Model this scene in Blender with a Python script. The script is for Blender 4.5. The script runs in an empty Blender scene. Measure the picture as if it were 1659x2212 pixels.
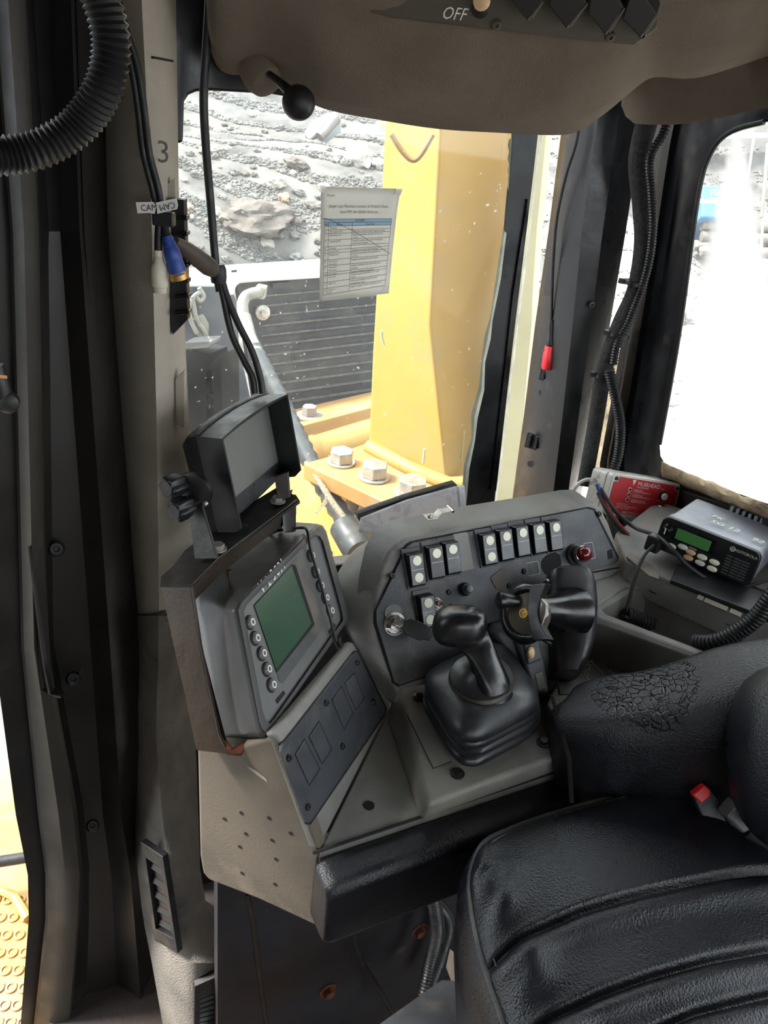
import bpy, bmesh, math, random
from mathutils import Vector, Matrix, noise
random.seed(7)
S = bpy.context.scene
COL = S.collection
# ------------------------------------------------------------------ camera, sky, sun, exposure
FPX, IW, IH = 1680.0, 1659.0, 2212.0
PITCH, ROLL = math.radians(29), math.radians(6)
CAM = Vector((0, 0, 1.30))
fwd = Vector((0, math.cos(PITCH), -math.sin(PITCH)))
up0 = Vector((0, math.sin(PITCH), math.cos(PITCH)))
rt0 = Vector((1, 0, 0))
right = rt0 * math.cos(ROLL) + up0 * math.sin(ROLL)
up = up0 * math.cos(ROLL) - rt0 * math.sin(ROLL)
# image up direction (sin r, cos r) points to world up: rebuild the axes from that
right = rt0 * math.cos(ROLL) + up0 * math.sin(ROLL)
up = -rt0 * math.sin(ROLL) + up0 * math.cos(ROLL)
cd = bpy.data.cameras.new('camera'); cam = bpy.data.objects.new('camera', cd); COL.objects.link(cam)
cd.sensor_fit = 'HORIZONTAL'; cd.sensor_width = 36.0; cd.lens = FPX / IW * 36.0
cd.clip_start = 0.02; cd.clip_end = 400
cam.matrix_world = Matrix(((right.x, up.x, -fwd.x, CAM.x), (right.y, up.y, -fwd.y, CAM.y), (right.z, up.z, -fwd.z, CAM.z), (0, 0, 0, 1)))
S.camera = cam
w = bpy.data.worlds.new('sky'); S.world = w; w.use_nodes = True
w.node_tree.nodes['Background'].inputs[0].default_value = (0.86, 0.94, 1.0, 1)
w.node_tree.nodes['Background'].inputs[1].default_value = 1.0
sl = bpy.data.lights.new('sun', 'SUN'); sl.energy = 2.4; sl.angle = math.radians(14); sl.color = (1.0, 0.96, 0.90)
so = bpy.data.objects.new('sun', sl); COL.objects.link(so); so.location = (-3, 2, 9)
SAZ, SEL = math.radians(-96), math.radians(52)
sdir = Vector((math.sin(SAZ) * math.cos(SEL), math.cos(SAZ) * math.cos(SEL), math.sin(SEL)))
so.rotation_euler = sdir.to_track_quat('Z', 'Y').to_euler()
vs = S.view_settings
vs.view_transform = 'Standard'; vs.look = 'None'; vs.gamma = 1.0; vs.use_curve_mapping = False
vs.exposure = 2.45
S.cycles.max_bounces = 10; S.cycles.transparent_max_bounces = 24; S.cycles.diffuse_bounces = 6
S.cycles.use_denoising = True
S.cycles.sample_clamp_indirect = 6

# ------------------------------------------------------------------ placing helpers
def ray(x, y): return fwd + right * ((x - IW / 2) / FPX) - up * ((y - IH / 2) / FPX)
def P(x, y, d): return CAM + ray(x, y) * d                      # depth along the optical axis
def W(x, y, Y): r = ray(x, y); return CAM + r * (Y / r.y)       # upright plane at distance Y
def T(x, y, z): r = ray(x, y); return CAM + r * ((z - CAM.z) / r.z)   # level plane at height z
def dirv(az, el=0):
    a, e = math.radians(az), math.radians(el)
    return Vector((math.sin(a) * math.cos(e), math.cos(a) * math.cos(e), math.sin(e)))
class Pln:
    def __init__(s, o, n):
        s.o = Vector(o); s.n = Vector(n).normalized()
        if s.n.dot(CAM - s.o) < 0: s.n = -s.n
    def hit(s, x, y, h=0.0):
        r = ray(x, y); t = (s.o + s.n * h - CAM).dot(s.n) / r.dot(s.n); return CAM + r * t
    def poly(s, pts, h=0.0): return [s.hit(x, y, h) for x, y in pts]
    def frame(s, x0, y0, x1, y1, h=0.0):
        o = s.hit(x0, y0, h); X = (s.hit(x1, y1, h) - o).normalized(); return Fr(o, X, s.n)
class Fr:
    def __init__(s, o, X, Z):
        s.o = Vector(o); s.z = Vector(Z).normalized(); s.x = (Vector(X) - s.z * Vector(X).dot(s.z)).normalized(); s.y = s.z.cross(s.x)
    def __call__(s, a, b, c=0.0): return s.o + s.x * a + s.y * b + s.z * c
def pln3(a, b, c): return Pln(a, (b - a).cross(c - a))
Z = Vector((0, 0, 1))

# ------------------------------------------------------------------ materials
def srgb(c): return tuple((v / 255 / 12.92 if v / 255 <= 0.04045 else ((v / 255 + 0.055) / 1.055) ** 2.4) for v in c)
MATS = {}
def mat(name, c, c2=None, rough=0.6, metal=0.0, scale=8.0, spread=(0.4, 0.65), bump=0.0, bscale=200.0, emit=None, spec=0.5, coat=0.0,
        dirt=None, dscale=3.0, drange=(0.52, 0.68), alpha=1.0, detail=6, crack=None):
    m = bpy.data.materials.new(name); m.use_nodes = True; MATS[name] = m
    nt = m.node_tree; N = nt.nodes; L = nt.links; b = N['Principled BSDF']
    b.inputs['Roughness'].default_value = rough; b.inputs['Metallic'].default_value = metal
    b.inputs['Specular IOR Level'].default_value = spec; b.inputs['Coat Weight'].default_value = coat
    b.inputs['Alpha'].default_value = alpha
    tc = N.new('ShaderNodeTexCoord')
    col = (*srgb(c), 1); b.inputs['Base Color'].default_value = col
    out = None
    def nz(sc, rng, det=detail):
        n = N.new('ShaderNodeTexNoise'); n.inputs['Scale'].default_value = sc; n.inputs['Detail'].default_value = det; n.inputs['Roughness'].default_value = 0.6
        L.new(tc.outputs['Object'], n.inputs['Vector'])
        r = N.new('ShaderNodeMapRange'); r.inputs[1].default_value = rng[0]; r.inputs[2].default_value = rng[1]; L.new(n.outputs['Fac'], r.inputs[0]); return r.outputs[0]
    def mix(f, a, bb):
        x = N.new('ShaderNodeMix'); x.data_type = 'RGBA'; L.new(f, x.inputs[0])
        if a is None: x.inputs[6].default_value = col
        else: L.new(a, x.inputs[6])
        x.inputs[7].default_value = (*srgb(bb), 1); return x.outputs[2]
    if c2: out = mix(nz(scale, spread), out, c2)
    if dirt: out = mix(nz(dscale, drange), out, dirt)
    if out is not None: L.new(out, b.inputs['Base Color'])
    if c2 or dirt:
        rr = N.new('ShaderNodeMapRange'); rr.inputs[3].default_value = max(0.05, rough - 0.12); rr.inputs[4].default_value = min(1, rough + 0.12)
        L.new(nz(scale * 2.3, (0.35, 0.65)), rr.inputs[0]); L.new(rr.outputs[0], b.inputs['Roughness'])
    if bump or crack:
        bp = N.new('ShaderNodeBump'); bp.inputs['Strength'].default_value = bump; bp.inputs['Distance'].default_value = 0.002
        L.new(nz(bscale, (0.3, 0.7), 3), bp.inputs['Height']); L.new(bp.outputs[0], b.inputs['Normal'])
        if crack:
            cen, rad, sc = crack
            v = N.new('ShaderNodeTexVoronoi'); v.feature = 'DISTANCE_TO_EDGE'; v.inputs['Scale'].default_value = sc
            wv = N.new('ShaderNodeTexNoise'); wv.inputs['Scale'].default_value = 60; L.new(tc.outputs['Object'], wv.inputs['Vector'])
            ad = N.new('ShaderNodeVectorMath'); ad.operation = 'MULTIPLY_ADD'; ad.inputs[1].default_value = (0.014,) * 3
            L.new(wv.outputs['Color'], ad.inputs[0]); L.new(tc.outputs['Object'], ad.inputs[2]); L.new(ad.outputs[0], v.inputs['Vector'])
            mp = N.new('ShaderNodeMapping'); mp.vector_type = 'POINT'; mp.inputs['Location'].default_value = [-cen[i] / rad[i] for i in range(3)]
            mp.inputs['Scale'].default_value = [1 / r for r in rad]; L.new(tc.outputs['Object'], mp.inputs[0])
            ln = N.new('ShaderNodeVectorMath'); ln.operation = 'LENGTH'; L.new(mp.outputs[0], ln.inputs[0])
            mk = N.new('ShaderNodeMapRange'); mk.inputs[1].default_value = 1.0; mk.inputs[2].default_value = 0.72; L.new(ln.outputs['Value'], mk.inputs[0])
            hr = N.new('ShaderNodeMapRange'); hr.inputs[1].default_value = 0.0; hr.inputs[2].default_value = 0.09; L.new(v.outputs['Distance'], hr.inputs[0])
            iv = N.new('ShaderNodeMath'); iv.operation = 'SUBTRACT'; iv.inputs[0].default_value = 1; L.new(hr.outputs[0], iv.inputs[1])
            mu = N.new('ShaderNodeMath'); mu.operation = 'MULTIPLY'; L.new(iv.outputs[0], mu.inputs[0]); L.new(mk.outputs[0], mu.inputs[1])
            b2 = N.new('ShaderNodeBump'); b2.invert = True; b2.inputs['Strength'].default_value = 1.0; b2.inputs['Distance'].default_value = 0.007
            L.new(mu.outputs[0], b2.inputs['Height']); L.new(bp.outputs[0], b2.inputs['Normal']); L.new(b2.outputs[0], b.inputs['Normal'])
    if emit:
        b.inputs['Emission Color'].default_value = (*srgb(emit[0]), 1); b.inputs['Emission Strength'].default_value = emit[1]
    return m
mat('console', (128, 126, 121), (102, 101, 98), 0.58, scale=7, bump=0.25, bscale=420, dirt=(148, 142, 130), dscale=4, drange=(0.5, 0.75))
mat('console_beige', (108, 99, 87), (90, 83, 74), 0.6, scale=6, bump=0.12, bscale=300, dirt=(126, 114, 100), dscale=9, drange=(0.55, 0.75))
mat('trim_beige', (178, 168, 154), (160, 151, 138), 0.72, scale=5, bump=0.3, bscale=500, dirt=(112, 98, 86), dscale=4, drange=(0.58, 0.75))
mat('trim_textured', (128, 121, 112), (104, 99, 93), 0.8, scale=9, bump=0.8, bscale=330, dirt=(70, 66, 64), dscale=6, drange=(0.58, 0.72))
mat('switch_panel', (64, 66, 70), (46, 48, 52), 0.45, scale=9, bump=0.1, bscale=350, dirt=(104, 101, 96), dscale=9, drange=(0.5, 0.72))
mat('black_plastic', (18, 18, 20), (26, 26, 28), 0.42, scale=14, bump=0.06, bscale=500)
mat('black_gloss', (13, 13, 15), (19, 19, 21), 0.26, scale=9)
mat('black_matte', (22, 22, 24), None, 0.85)
mat('rubber_boot', (26, 27, 30), (36, 37, 39), 0.42, scale=9, bump=0.05, bscale=300)
mat('rubber_hose', (24, 24, 26), (36, 35, 34), 0.5, scale=20)
mat('loom', (22, 23, 25), (34, 33, 33), 0.45, scale=30)
mat('braid', (22, 22, 22), (42, 41, 39), 0.8, scale=160, spread=(0.45, 0.55), bump=0.8, bscale=500)
mat('leather', (17, 19, 25), (23, 25, 31), 0.31, scale=5, bump=0.28, bscale=420, spec=0.55, detail=2)
mat('steel_brown', (54, 44, 35), (42, 34, 28), 0.45, metal=0.1, scale=10, bump=0.1, dirt=(92, 64, 48), dscale=12, drange=(0.62, 0.72))
mat('steel_black', (28, 27, 26), (42, 40, 38), 0.45, scale=14, bump=0.15, bscale=80, dirt=(74, 70, 66), dscale=22, drange=(0.62, 0.75))
mat('chrome', (200, 198, 194), (170, 166, 160), 0.25, metal=1.0, scale=30)
mat('zinc', (176, 173, 166), (146, 142, 134), 0.38, metal=0.6, scale=30)
mat('jamb', (36, 32, 29), (22, 21, 21), 0.42, scale=4, dirt=(52, 47, 43), dscale=14, drange=(0.64, 0.76))
mat('jamb_olive', (46, 40, 33), (36, 32, 28), 0.55, scale=5)
mat('pillar_black', (16, 17, 20), (23, 24, 27), 0.34, scale=5, bump=0.06, bscale=60, dirt=(46, 44, 43), dscale=16, drange=(0.6, 0.74))
mat('headliner', (118, 104, 89), (100, 88, 76), 0.95, scale=5, bump=0.6, bscale=600, dirt=(88, 66, 48), dscale=7, drange=(0.66, 0.76))
mat('overhead_panel', (82, 73, 62), (68, 61, 52), 0.6, scale=9)
mat('overhead_switch', (30, 24, 22), None, 0.4)
mat('bulkhead', (36, 36, 42), (42, 34, 31), 0.6, scale=5, spread=(0.42, 0.6), bump=0.2, bscale=90, dirt=(104, 74, 58), dscale=7, drange=(0.62, 0.74))
mat('floor_mat', (48, 44, 43), (60, 47, 41), 0.8, scale=6, bump=0.2, bscale=120)
mat('rust', (112, 62, 40), (72, 42, 32), 0.85, scale=60)
mat('yellow', (174, 136, 66), (164, 127, 60), 0.5, scale=3, dirt=(154, 132, 90), dscale=6, drange=(0.5, 0.8))
mat('yellow_dusty', (166, 124, 68), (150, 112, 64), 0.65, scale=4, dirt=(156, 134, 104), dscale=5, drange=(0.45, 0.7))
mat('cream_post', (180, 174, 140), (168, 162, 130), 0.6, scale=4)
mat('radiator', (34, 36, 42), (48, 50, 54), 0.6, scale=60, spread=(0.4, 0.6), dirt=(62, 62, 62), dscale=12)
mat('radiator_rib', (86, 84, 80), (60, 59, 58), 0.7, scale=30)
mat('guard_grey', (206, 212, 218), (186, 192, 198), 0.45, scale=6)
mat('guard_blue', (60, 66, 76), (48, 52, 60), 0.5, scale=6)
mat('soil', (98, 96, 94), (64, 63, 62), 0.95, scale=2.2, bump=0.8, bscale=12, dirt=(118, 115, 110), dscale=0.35, drange=(0.45, 0.7))
mat('soil_sunlit', (196, 190, 180), (168, 162, 152), 0.95, scale=0.9, bump=0.5, bscale=9)  # lit copy of the soil: overexposed sunlit ground put into the colour
mat('rock', (114, 112, 109), (74, 73, 71), 0.9, scale=2.2, bump=0.4, bscale=14)
mat('rock_pale', (170, 165, 157), (140, 135, 128), 0.9, scale=2.2)
mat('rock_brown', (100, 92, 86), (74, 70, 67), 0.9, scale=2.0)
mat('rock_orange', (168, 136, 108), (146, 128, 112), 0.9, scale=2.0)
mat('paper', (232, 229, 222), (220, 217, 210), 0.35, scale=9)
mat('paper_white', (232, 232, 236), (214, 214, 220), 0.4, scale=60, spread=(0.5, 0.6), dirt=(86, 84, 86), dscale=90, drange=(0.66, 0.72))
mat('paper_blue', (138, 178, 208), None, 0.5)
mat('ink', (44, 46, 52), None, 0.7)
mat('chalk', (226, 222, 212), None, 0.8)
mat('screen_green', (60, 84, 66), (52, 74, 60), 0.16, scale=3)
mat('screen_grey', (118, 117, 112), (104, 103, 99), 0.3, scale=3, dirt=(150, 150, 144), dscale=70, drange=(0.7, 0.74))
mat('screen_dark', (66, 66, 66), (54, 54, 56), 0.25, scale=4, dirt=(110, 110, 106), dscale=70, drange=(0.71, 0.74))
mat('radio_green', (56, 98, 54), None, 0.3, emit=((60, 120, 60), 0.03))
mat('display_grey', (84, 84, 84), (70, 70, 70), 0.42, scale=8, bump=0.08, bscale=300, dirt=(118, 108, 96), dscale=6, drange=(0.56, 0.74))
mat('display_face', (104, 104, 102), (92, 92, 90), 0.5, scale=10)
mat('button_grey', (92, 92, 90), None, 0.35)
mat('ring_white', (206, 206, 200), None, 0.5)
mat('lens_cream', (226, 224, 200), None, 0.4)
mat('amber', (216, 178, 136), None, 0.35)
mat('red_lens', (92, 14, 18), None, 0.15, coat=0.5)
mat('red_box', (178, 38, 44), (164, 34, 40), 0.4, scale=8)
mat('red_plastic', (214, 30, 36), None, 0.3)
mat('red_tape', (196, 34, 44), None, 0.35)
mat('cast_grey', (198, 194, 186), (176, 172, 164), 0.5, metal=0.2, scale=20, dirt=(120, 116, 110), dscale=30, drange=(0.62, 0.7))
mat('radio_grey', (150, 154, 162), (136, 140, 148), 0.45, metal=0.25, scale=10, dirt=(110, 112, 116), dscale=14, drange=(0.62, 0.72))
mat('foam', (206, 184, 148), (150, 126, 100), 0.9, scale=14, bump=1.0, bscale=60, dirt=(90, 76, 62), dscale=20)
mat('sealant', (206, 206, 186), (180, 182, 166), 0.7, scale=30)
mat('blue_plug', (42, 70, 150), (34, 56, 120), 0.45, scale=20)
mat('white_plug', (208, 200, 182), (182, 174, 156), 0.5, scale=30)
mat('brown_plug', (82, 70, 58), (62, 54, 48), 0.6, scale=30)
mat('tag_white', (214, 210, 206), None, 0.35)
mat('wire_red', (190, 40, 44), None, 0.4)
mat('wire_white', (224, 216, 204), None, 0.4)
mat('wire_blue', (40, 80, 140), None, 0.4)
mat('gold', (190, 150, 80), None, 0.35, metal=0.8)
mat('olive_face', (92, 84, 72), (76, 70, 62), 0.22, scale=14, coat=0.4)
mat('grille_dark', (46, 42, 38), (84, 62, 46), 0.6, scale=12, spread=(0.5, 0.7))
mat('worn_pad', (74, 72, 70), (180, 176, 170), 0.9, scale=30, spread=(0.45, 0.6), bump=0.5)
mat('rope', (160, 146, 122), (110, 100, 82), 0.9, scale=240, spread=(0.45, 0.55), bump=0.8, bscale=500)
mat('fitting', (128, 126, 120), (104, 102, 97), 0.5, scale=20)
mat('wrap', (36, 39, 43), (26, 29, 32), 0.5, scale=12, dirt=(62, 60, 57), dscale=20)
mat('sticker', (84, 84, 80), (98, 96, 90), 0.6, scale=20)
mat('blue_paint', (70, 120, 170), (90, 140, 180), 0.6, scale=1.0)
mat('sign_yellow', (230, 216, 60), None, 0.6)
mat('orange', (226, 160, 84), None, 0.6)
mat('pipe_grey', (120, 112, 108), (100, 94, 90), 0.7, scale=2)
mat('steel_white', (226, 226, 224), None, 0.6)
mat('excavator_grey', (176, 178, 182), (150, 152, 156), 0.6, scale=0.6)
def backlit(name, k):      # thin sheet that lets light through
    nt = MATS[name].node_tree; N = nt.nodes; L = nt.links; b = N['Principled BSDF']; t = N.new('ShaderNodeBsdfTranslucent'); m = N.new('ShaderNodeMixShader'); m.inputs[0].default_value = k
    if b.inputs['Base Color'].links: L.new(b.inputs['Base Color'].links[0].from_socket, t.inputs[0])
    L.new(b.outputs[0], m.inputs[1]); L.new(t.outputs[0], m.inputs[2]); L.new(m.outputs[0], N['Material Output'].inputs[0])
backlit('paper', 0.45); backlit('paper_white', 0.6); backlit('paper_blue', 0.3)
def glass(name, dust, dscale, rng, tint=(0.97, 0.98, 0.96), wedge=None):
    m = bpy.data.materials.new(name); m.use_nodes = True; MATS[name] = m; nt = m.node_tree; N = nt.nodes; L = nt.links
    N.remove(N['Principled BSDF'])
    o = N['Material Output']; tr = N.new('ShaderNodeBsdfTransparent'); tr.inputs[0].default_value = (*tint, 1)
    df = N.new('ShaderNodeBsdfTranslucent'); df.inputs[0].default_value = (0.86, 0.84, 0.79, 1)
    d2 = N.new('ShaderNodeBsdfDiffuse'); d2.inputs[0].default_value = (0.80, 0.78, 0.73, 1)
    dm = N.new('ShaderNodeMixShader'); dm.inputs[0].default_value = 0.5; L.new(df.outputs[0], dm.inputs[1]); L.new(d2.outputs[0], dm.inputs[2])
    gl = N.new('ShaderNodeBsdfGlossy'); gl.inputs['Roughness'].default_value = 0.03
    fr = N.new('ShaderNodeFresnel'); fr.inputs[0].default_value = 1.3
    tc = N.new('ShaderNodeTexCoord'); n = N.new('ShaderNodeTexNoise'); n.inputs['Scale'].default_value = dscale; n.inputs['Detail'].default_value = 9
    L.new(tc.outputs['Object'], n.inputs['Vector'])
    r = N.new('ShaderNodeMapRange'); r.inputs[1].default_value = rng[0]; r.inputs[2].default_value = rng[1]; r.inputs[3].default_value = dust[0]; r.inputs[4].default_value = dust[1]
    L.new(n.outputs['Fac'], r.inputs[0]); f = r.outputs[0]
    sp = N.new('ShaderNodeTexNoise'); sp.inputs['Scale'].default_value = 110; sp.inputs['Detail'].default_value = 1; L.new(tc.outputs['Object'], sp.inputs['Vector'])
    sr = N.new('ShaderNodeMapRange'); sr.inputs[1].default_value = 0.74; sr.inputs[2].default_value = 0.78; sr.inputs[4].default_value = 0.5; L.new(sp.outputs['Fac'], sr.inputs[0])
    mx = N.new('ShaderNodeMath'); mx.operation = 'MAXIMUM'; L.new(f, mx.inputs[0]); L.new(sr.outputs[0], mx.inputs[1]); f = mx.outputs[0]
    if wedge:   # bright glare painted as a pale wedge in the pane's own axes
        at = N.new('ShaderNodeAttribute'); at.attribute_name = 'glare'
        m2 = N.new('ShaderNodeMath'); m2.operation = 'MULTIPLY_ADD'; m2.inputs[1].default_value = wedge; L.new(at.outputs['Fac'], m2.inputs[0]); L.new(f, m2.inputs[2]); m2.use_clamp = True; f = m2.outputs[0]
    a = N.new('ShaderNodeMixShader'); L.new(f, a.inputs[0]); L.new(tr.outputs[0], a.inputs[1]); L.new(dm.outputs[0], a.inputs[2])
    b = N.new('ShaderNodeMixShader'); L.new(fr.outputs[0], b.inputs[0]); L.new(a.outputs[0], b.inputs[1]); L.new(gl.outputs[0], b.inputs[2])
    L.new(b.outputs[0], o.inputs[0]); return m
glass('windscreen_glass', (0.006, 0.06), 5.0, (0.35, 0.75))
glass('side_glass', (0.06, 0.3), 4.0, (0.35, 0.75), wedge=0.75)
glass('film_olive', (0.3, 0.42), 6.0, (0.35, 0.7), tint=(0.82, 0.82, 0.62))

# ------------------------------------------------------------------ mesh helpers
ORG = {}
def org(o): return ORG.get(o.name, Vector((0, 0, 0))) if o else Vector((0, 0, 0))
class MB:
    def __init__(s): s.v = []; s.f = []
    def add(s, vs, fs): k = len(s.v); s.v += [Vector(v) for v in vs]; s.f += [tuple(i + k for i in f) for f in fs]; return s
    def prism(s, pts, vec, pts2=None):
        n = len(pts); a = [Vector(p) for p in pts]; b = [Vector(p) for p in pts2] if pts2 else [p + Vector(vec) for p in a]
        return s.add(a + b, [tuple(range(n - 1, -1, -1)), tuple(range(n, 2 * n))] + [(i, (i + 1) % n, n + (i + 1) % n, n + i) for i in range(n)])
    def box(s, F, a0, a1, b0, b1, c0, c1):
        return s.prism([F(a0, b0, c0), F(a1, b0, c0), F(a1, b1, c0), F(a0, b1, c0)], F.z * (c1 - c0))
    def rings(s, rs, closed=True, cap=True):
        n = len(rs[0]); vs = [p for r in rs for p in r]; fs = []
        for i in range(len(rs) - 1):
            for j in range(n if closed else n - 1):
                k = (j + 1) % n; fs.append((i * n + j, i * n + k, (i + 1) * n + k, (i + 1) * n + j))
        if cap and closed: fs += [tuple(range(n - 1, -1, -1)), tuple(range((len(rs) - 1) * n, len(rs) * n))]
        return s.add(vs, fs)
    def lathe(s, F, prof, n=24, cap=True):
        return s.rings([[F(r * math.cos(2 * math.pi * k / n), r * math.sin(2 * math.pi * k / n), h) for k in range(n)] for r, h in prof], True, cap)
    def tube(s, path, r, n=10, steps=0, rib=None, cap=True):
        pts = spline(path, steps) if steps else [Vector(p) for p in path]
        if rib:     # (pitch, depth): corrugations as real rings
            pts = resample(pts, rib[0] / 2)
        rs = []; prev = None
        for i, p in enumerate(pts):
            t = (pts[min(i + 1, len(pts) - 1)] - pts[max(i - 1, 0)]).normalized()
            if prev is None:
                a = t.cross(Z if abs(t.z) < 0.9 else Vector((1, 0, 0))).normalized()
            else:
                a = (prev - t * prev.dot(t)).normalized()
            prev = a; b = t.cross(a)
            rr = r(i / max(1, len(pts) - 1)) if callable(r) else r
            if rib: rr -= rib[1] * (i % 2)
            rs.append([p + a * (rr * math.cos(2 * math.pi * k / n)) + b * (rr * math.sin(2 * math.pi * k / n)) for k in range(n)])
        return s.rings(rs, True, cap)
    def build(s, name, m, parent=None, bevel=0, seg=2, smooth=True, ang=40, kind=None, sub=0, label=None):
        o0 = org(parent); me = bpy.data.meshes.new(name)
        c = Vector((0, 0, 0))
        if parent is None:
            xs = [v.x for v in s.v]; ys = [v.y for v in s.v]; zs = [v.z for v in s.v]
            c = Vector(((min(xs) + max(xs)) / 2, (min(ys) + max(ys)) / 2, min(zs)))
        else: c = o0
        me.from_pydata([v - c for v in s.v], [], s.f)
        bm = bmesh.new(); bm.from_mesh(me); bmesh.ops.recalc_face_normals(bm, faces=bm.faces); bm.to_mesh(me); bm.free()
        me.materials.append(MATS[m])
        if smooth:
            me.polygons.foreach_set('use_smooth', [True] * len(me.polygons)); me.set_sharp_from_angle(angle=math.radians(ang))
        o = bpy.data.objects.new(name, me); COL.objects.link(o); ORG[o.name] = c
        if parent: o.parent = parent
        else: o.location = c
        if bevel:
            bv = o.modifiers.new('edge', 'BEVEL'); bv.width = bevel; bv.segments = seg; bv.limit_method = 'ANGLE'; bv.angle_limit = math.radians(32); bv.harden_normals = True
        if sub:
            sb = o.modifiers.new('round', 'SUBSURF'); sb.levels = sub; sb.render_levels = sub
        if kind: o['kind'] = kind
        if label: o['label'] = label
        return o
def spline(path, steps):
    p = [Vector(q) for q in path]; p = [p[0] * 2 - p[1]] + p + [p[-1] * 2 - p[-2]]; out = []
    for i in range(1, len(p) - 2):
        a, b, c, d = p[i - 1:i + 3]
        for k in range(steps):
            t = k / steps
            out.append(0.5 * ((2 * b) + (c - a) * t + (2 * a - 5 * b + 4 * c - d) * t * t + (3 * b - a - 3 * c + d) * t ** 3))
    out.append(p[-2]); return out
def resample(pts, step):
    out = [pts[0]]; acc = 0.0; nxt = step
    for a, b in zip(pts, pts[1:]):
        L = (b - a).length
        while L > 0 and acc + L >= nxt:
            out.append(a.lerp(b, (nxt - acc) / L)); nxt += step
        acc += L
    return out
def thing(name, loc, label, cat, group=None):
    o = bpy.data.objects.new(name, None); COL.objects.link(o); o.location = loc; ORG[o.name] = Vector(loc); o.empty_display_size = 0.02
    return tag(o, label, cat, group)
def tag(o, label, cat, group=None):
    o['label'] = label; o['category'] = cat
    if group: o['group'] = group
    return o
def rrect(F, cx, cy, hw, hh, r, h, n=4):
    out = []
    for sx, sy, a0 in ((1, 1, 0), (-1, 1, 90), (-1, -1, 180), (1, -1, 270)):
        for k in range(n + 1):
            a = math.radians(a0 + 90 * k / n); out.append(F(cx + sx * (hw - r) + r * math.cos(a), cy + sy * (hh - r) + r * math.sin(a), h))
    return out
def disc(name, F, r, h0, h1, m, parent, n=20, bevel=0.0):
    return MB().lathe(F, [(r, h0), (r, h1)], n).build(name, m, parent, bevel=bevel)
def screw(p, n, r, parent, m='zinc', name='screw'):
    F = Fr(p, Vector((1, 0.3, 0.1)), n)
    return MB().lathe(F, [(r, -0.002), (r, r * 0.35), (r * 0.7, r * 0.7), (r * 0.4, r * 0.7), (r * 0.3, r * 0.3)], 14).build(name, m, parent)
def hexbolt(F, r, h, parent, m='zinc', name='bolt', wash=1.25):
    b = MB().lathe(F, [(r * wash, 0), (r * wash, h * 0.18)], 24)
    q = [F(r * math.cos(math.pi / 3 * k + 0.3), r * math.sin(math.pi / 3 * k + 0.3), h * 0.18) for k in range(6)]
    b.prism(q, F.z * h * 0.82)
    return b.build(name, m, parent, bevel=r * 0.08)
def text_mb(mb, s, F, size, align='LEFT', depth=0.0, shear=0.0, sx=1.0):
    cu = bpy.data.curves.new('t', 'FONT'); cu.body = s; cu.size = 1.0; cu.align_x = align; cu.shear = shear; cu.resolution_u = 2
    ob = bpy.data.objects.new('t', cu); COL.objects.link(ob); dg = bpy.context.evaluated_depsgraph_get(); dg.update()
    me = bpy.data.meshes.new_from_object(ob.evaluated_get(dg)); vs = [F(v.co.x * size * sx, v.co.y * size, depth) for v in me.vertices]
    mb.add(vs, [tuple(p.vertices) for p in me.polygons]); bpy.data.objects.remove(ob); bpy.data.curves.remove(cu); bpy.data.meshes.remove(me)
    return mb
def strips(rows, Ys, name, m, back=0.0, **k):
    """upright sheet: rows = [(py, [x..])], one Y per column (or per row list)"""
    b = MB(); rs = []
    for i, (py, xs) in enumerate(rows):
        yy = Ys[i] if isinstance(Ys[0], (list, tuple)) else Ys
        rs.append([W(x, py, Y) for x, Y in zip(xs, yy)])
    b.rings([r + [p + Vector((0, back or 0.012, 0)) for p in r[::-1]] for r in rs], True, True)
    return b.build(name, m, **k)

# ================================================================== THE SETTING
def st(o, kind='structure'): o['kind'] = kind; return o
AZA, AZB = 62, -28                                # the machine's lateral and forward directions
A, B = dirv(AZA), dirv(AZB)
FW = Fr((0, 0, 0), (1, 0, 0), (0, 0, 1))
st(MB().prism([(-0.36, -0.85, -0.22), (1.3, -0.85, -0.22), (1.3, 1.5, -0.22), (-0.5, 1.5, -0.22), (-0.5, 0.7, -0.22)], (0, 0, -0.04)).build('floor', 'floor_mat'))
st(MB().box(FW, -0.75, 1.5, -0.85, 1.35, 1.62, 1.66).build('ceiling', 'headliner'))
# rear wall with a window opening, stands behind the photographer
bw = MB(); bw.box(FW, -0.75, 1.3, -0.88, -0.84, -0.22, 1.0); bw.box(FW, -0.75, 1.3, -0.88, -0.84, 1.4, 1.62)
bw.box(FW, -0.75, 0.1, -0.88, -0.84, 1.0, 1.4); bw.box(FW, 1.0, 1.3, -0.88, -0.84, 1.0, 1.4); st(bw.build('wall_back', 'trim_beige'))
# left wall, carried across the open doorway to cut the light
lw = MB(); lw.box(FW, -0.79, -0.75, -0.85, 0.42, -0.22, 1.62); lw.box(FW, -0.79, -0.75, 0.42, 0.8, 1.45, 1.62); st(lw.build('wall_left_blocker', 'jamb'))

# front lower bulkhead: upright sheet along the lateral direction, weld seam, rusty bolts
PB = Pln(W(560, 2050, 0.72), B)
bk = MB(); bk.prism([PB.hit(470, 1860), PB.hit(470, 2700), PB.hit(1500, 2600), PB.hit(1500, 1700)], B * 0.02)
wf = st(bk.build('wall_front', 'bulkhead'))
MB().tube([PB.hit(535, 1930), PB.hit(548, 2000), PB.hit(560, 2100), PB.hit(578, 2230)], 0.004, 8, 6).build('weld_seam', 'steel_brown', wf)
for x, y in ((708, 2138), (905, 2008)):
    hexbolt(Fr(PB.hit(x, y), A, PB.n), 0.010, 0.012, wf, 'rust', 'bolt', 1.6)

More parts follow.
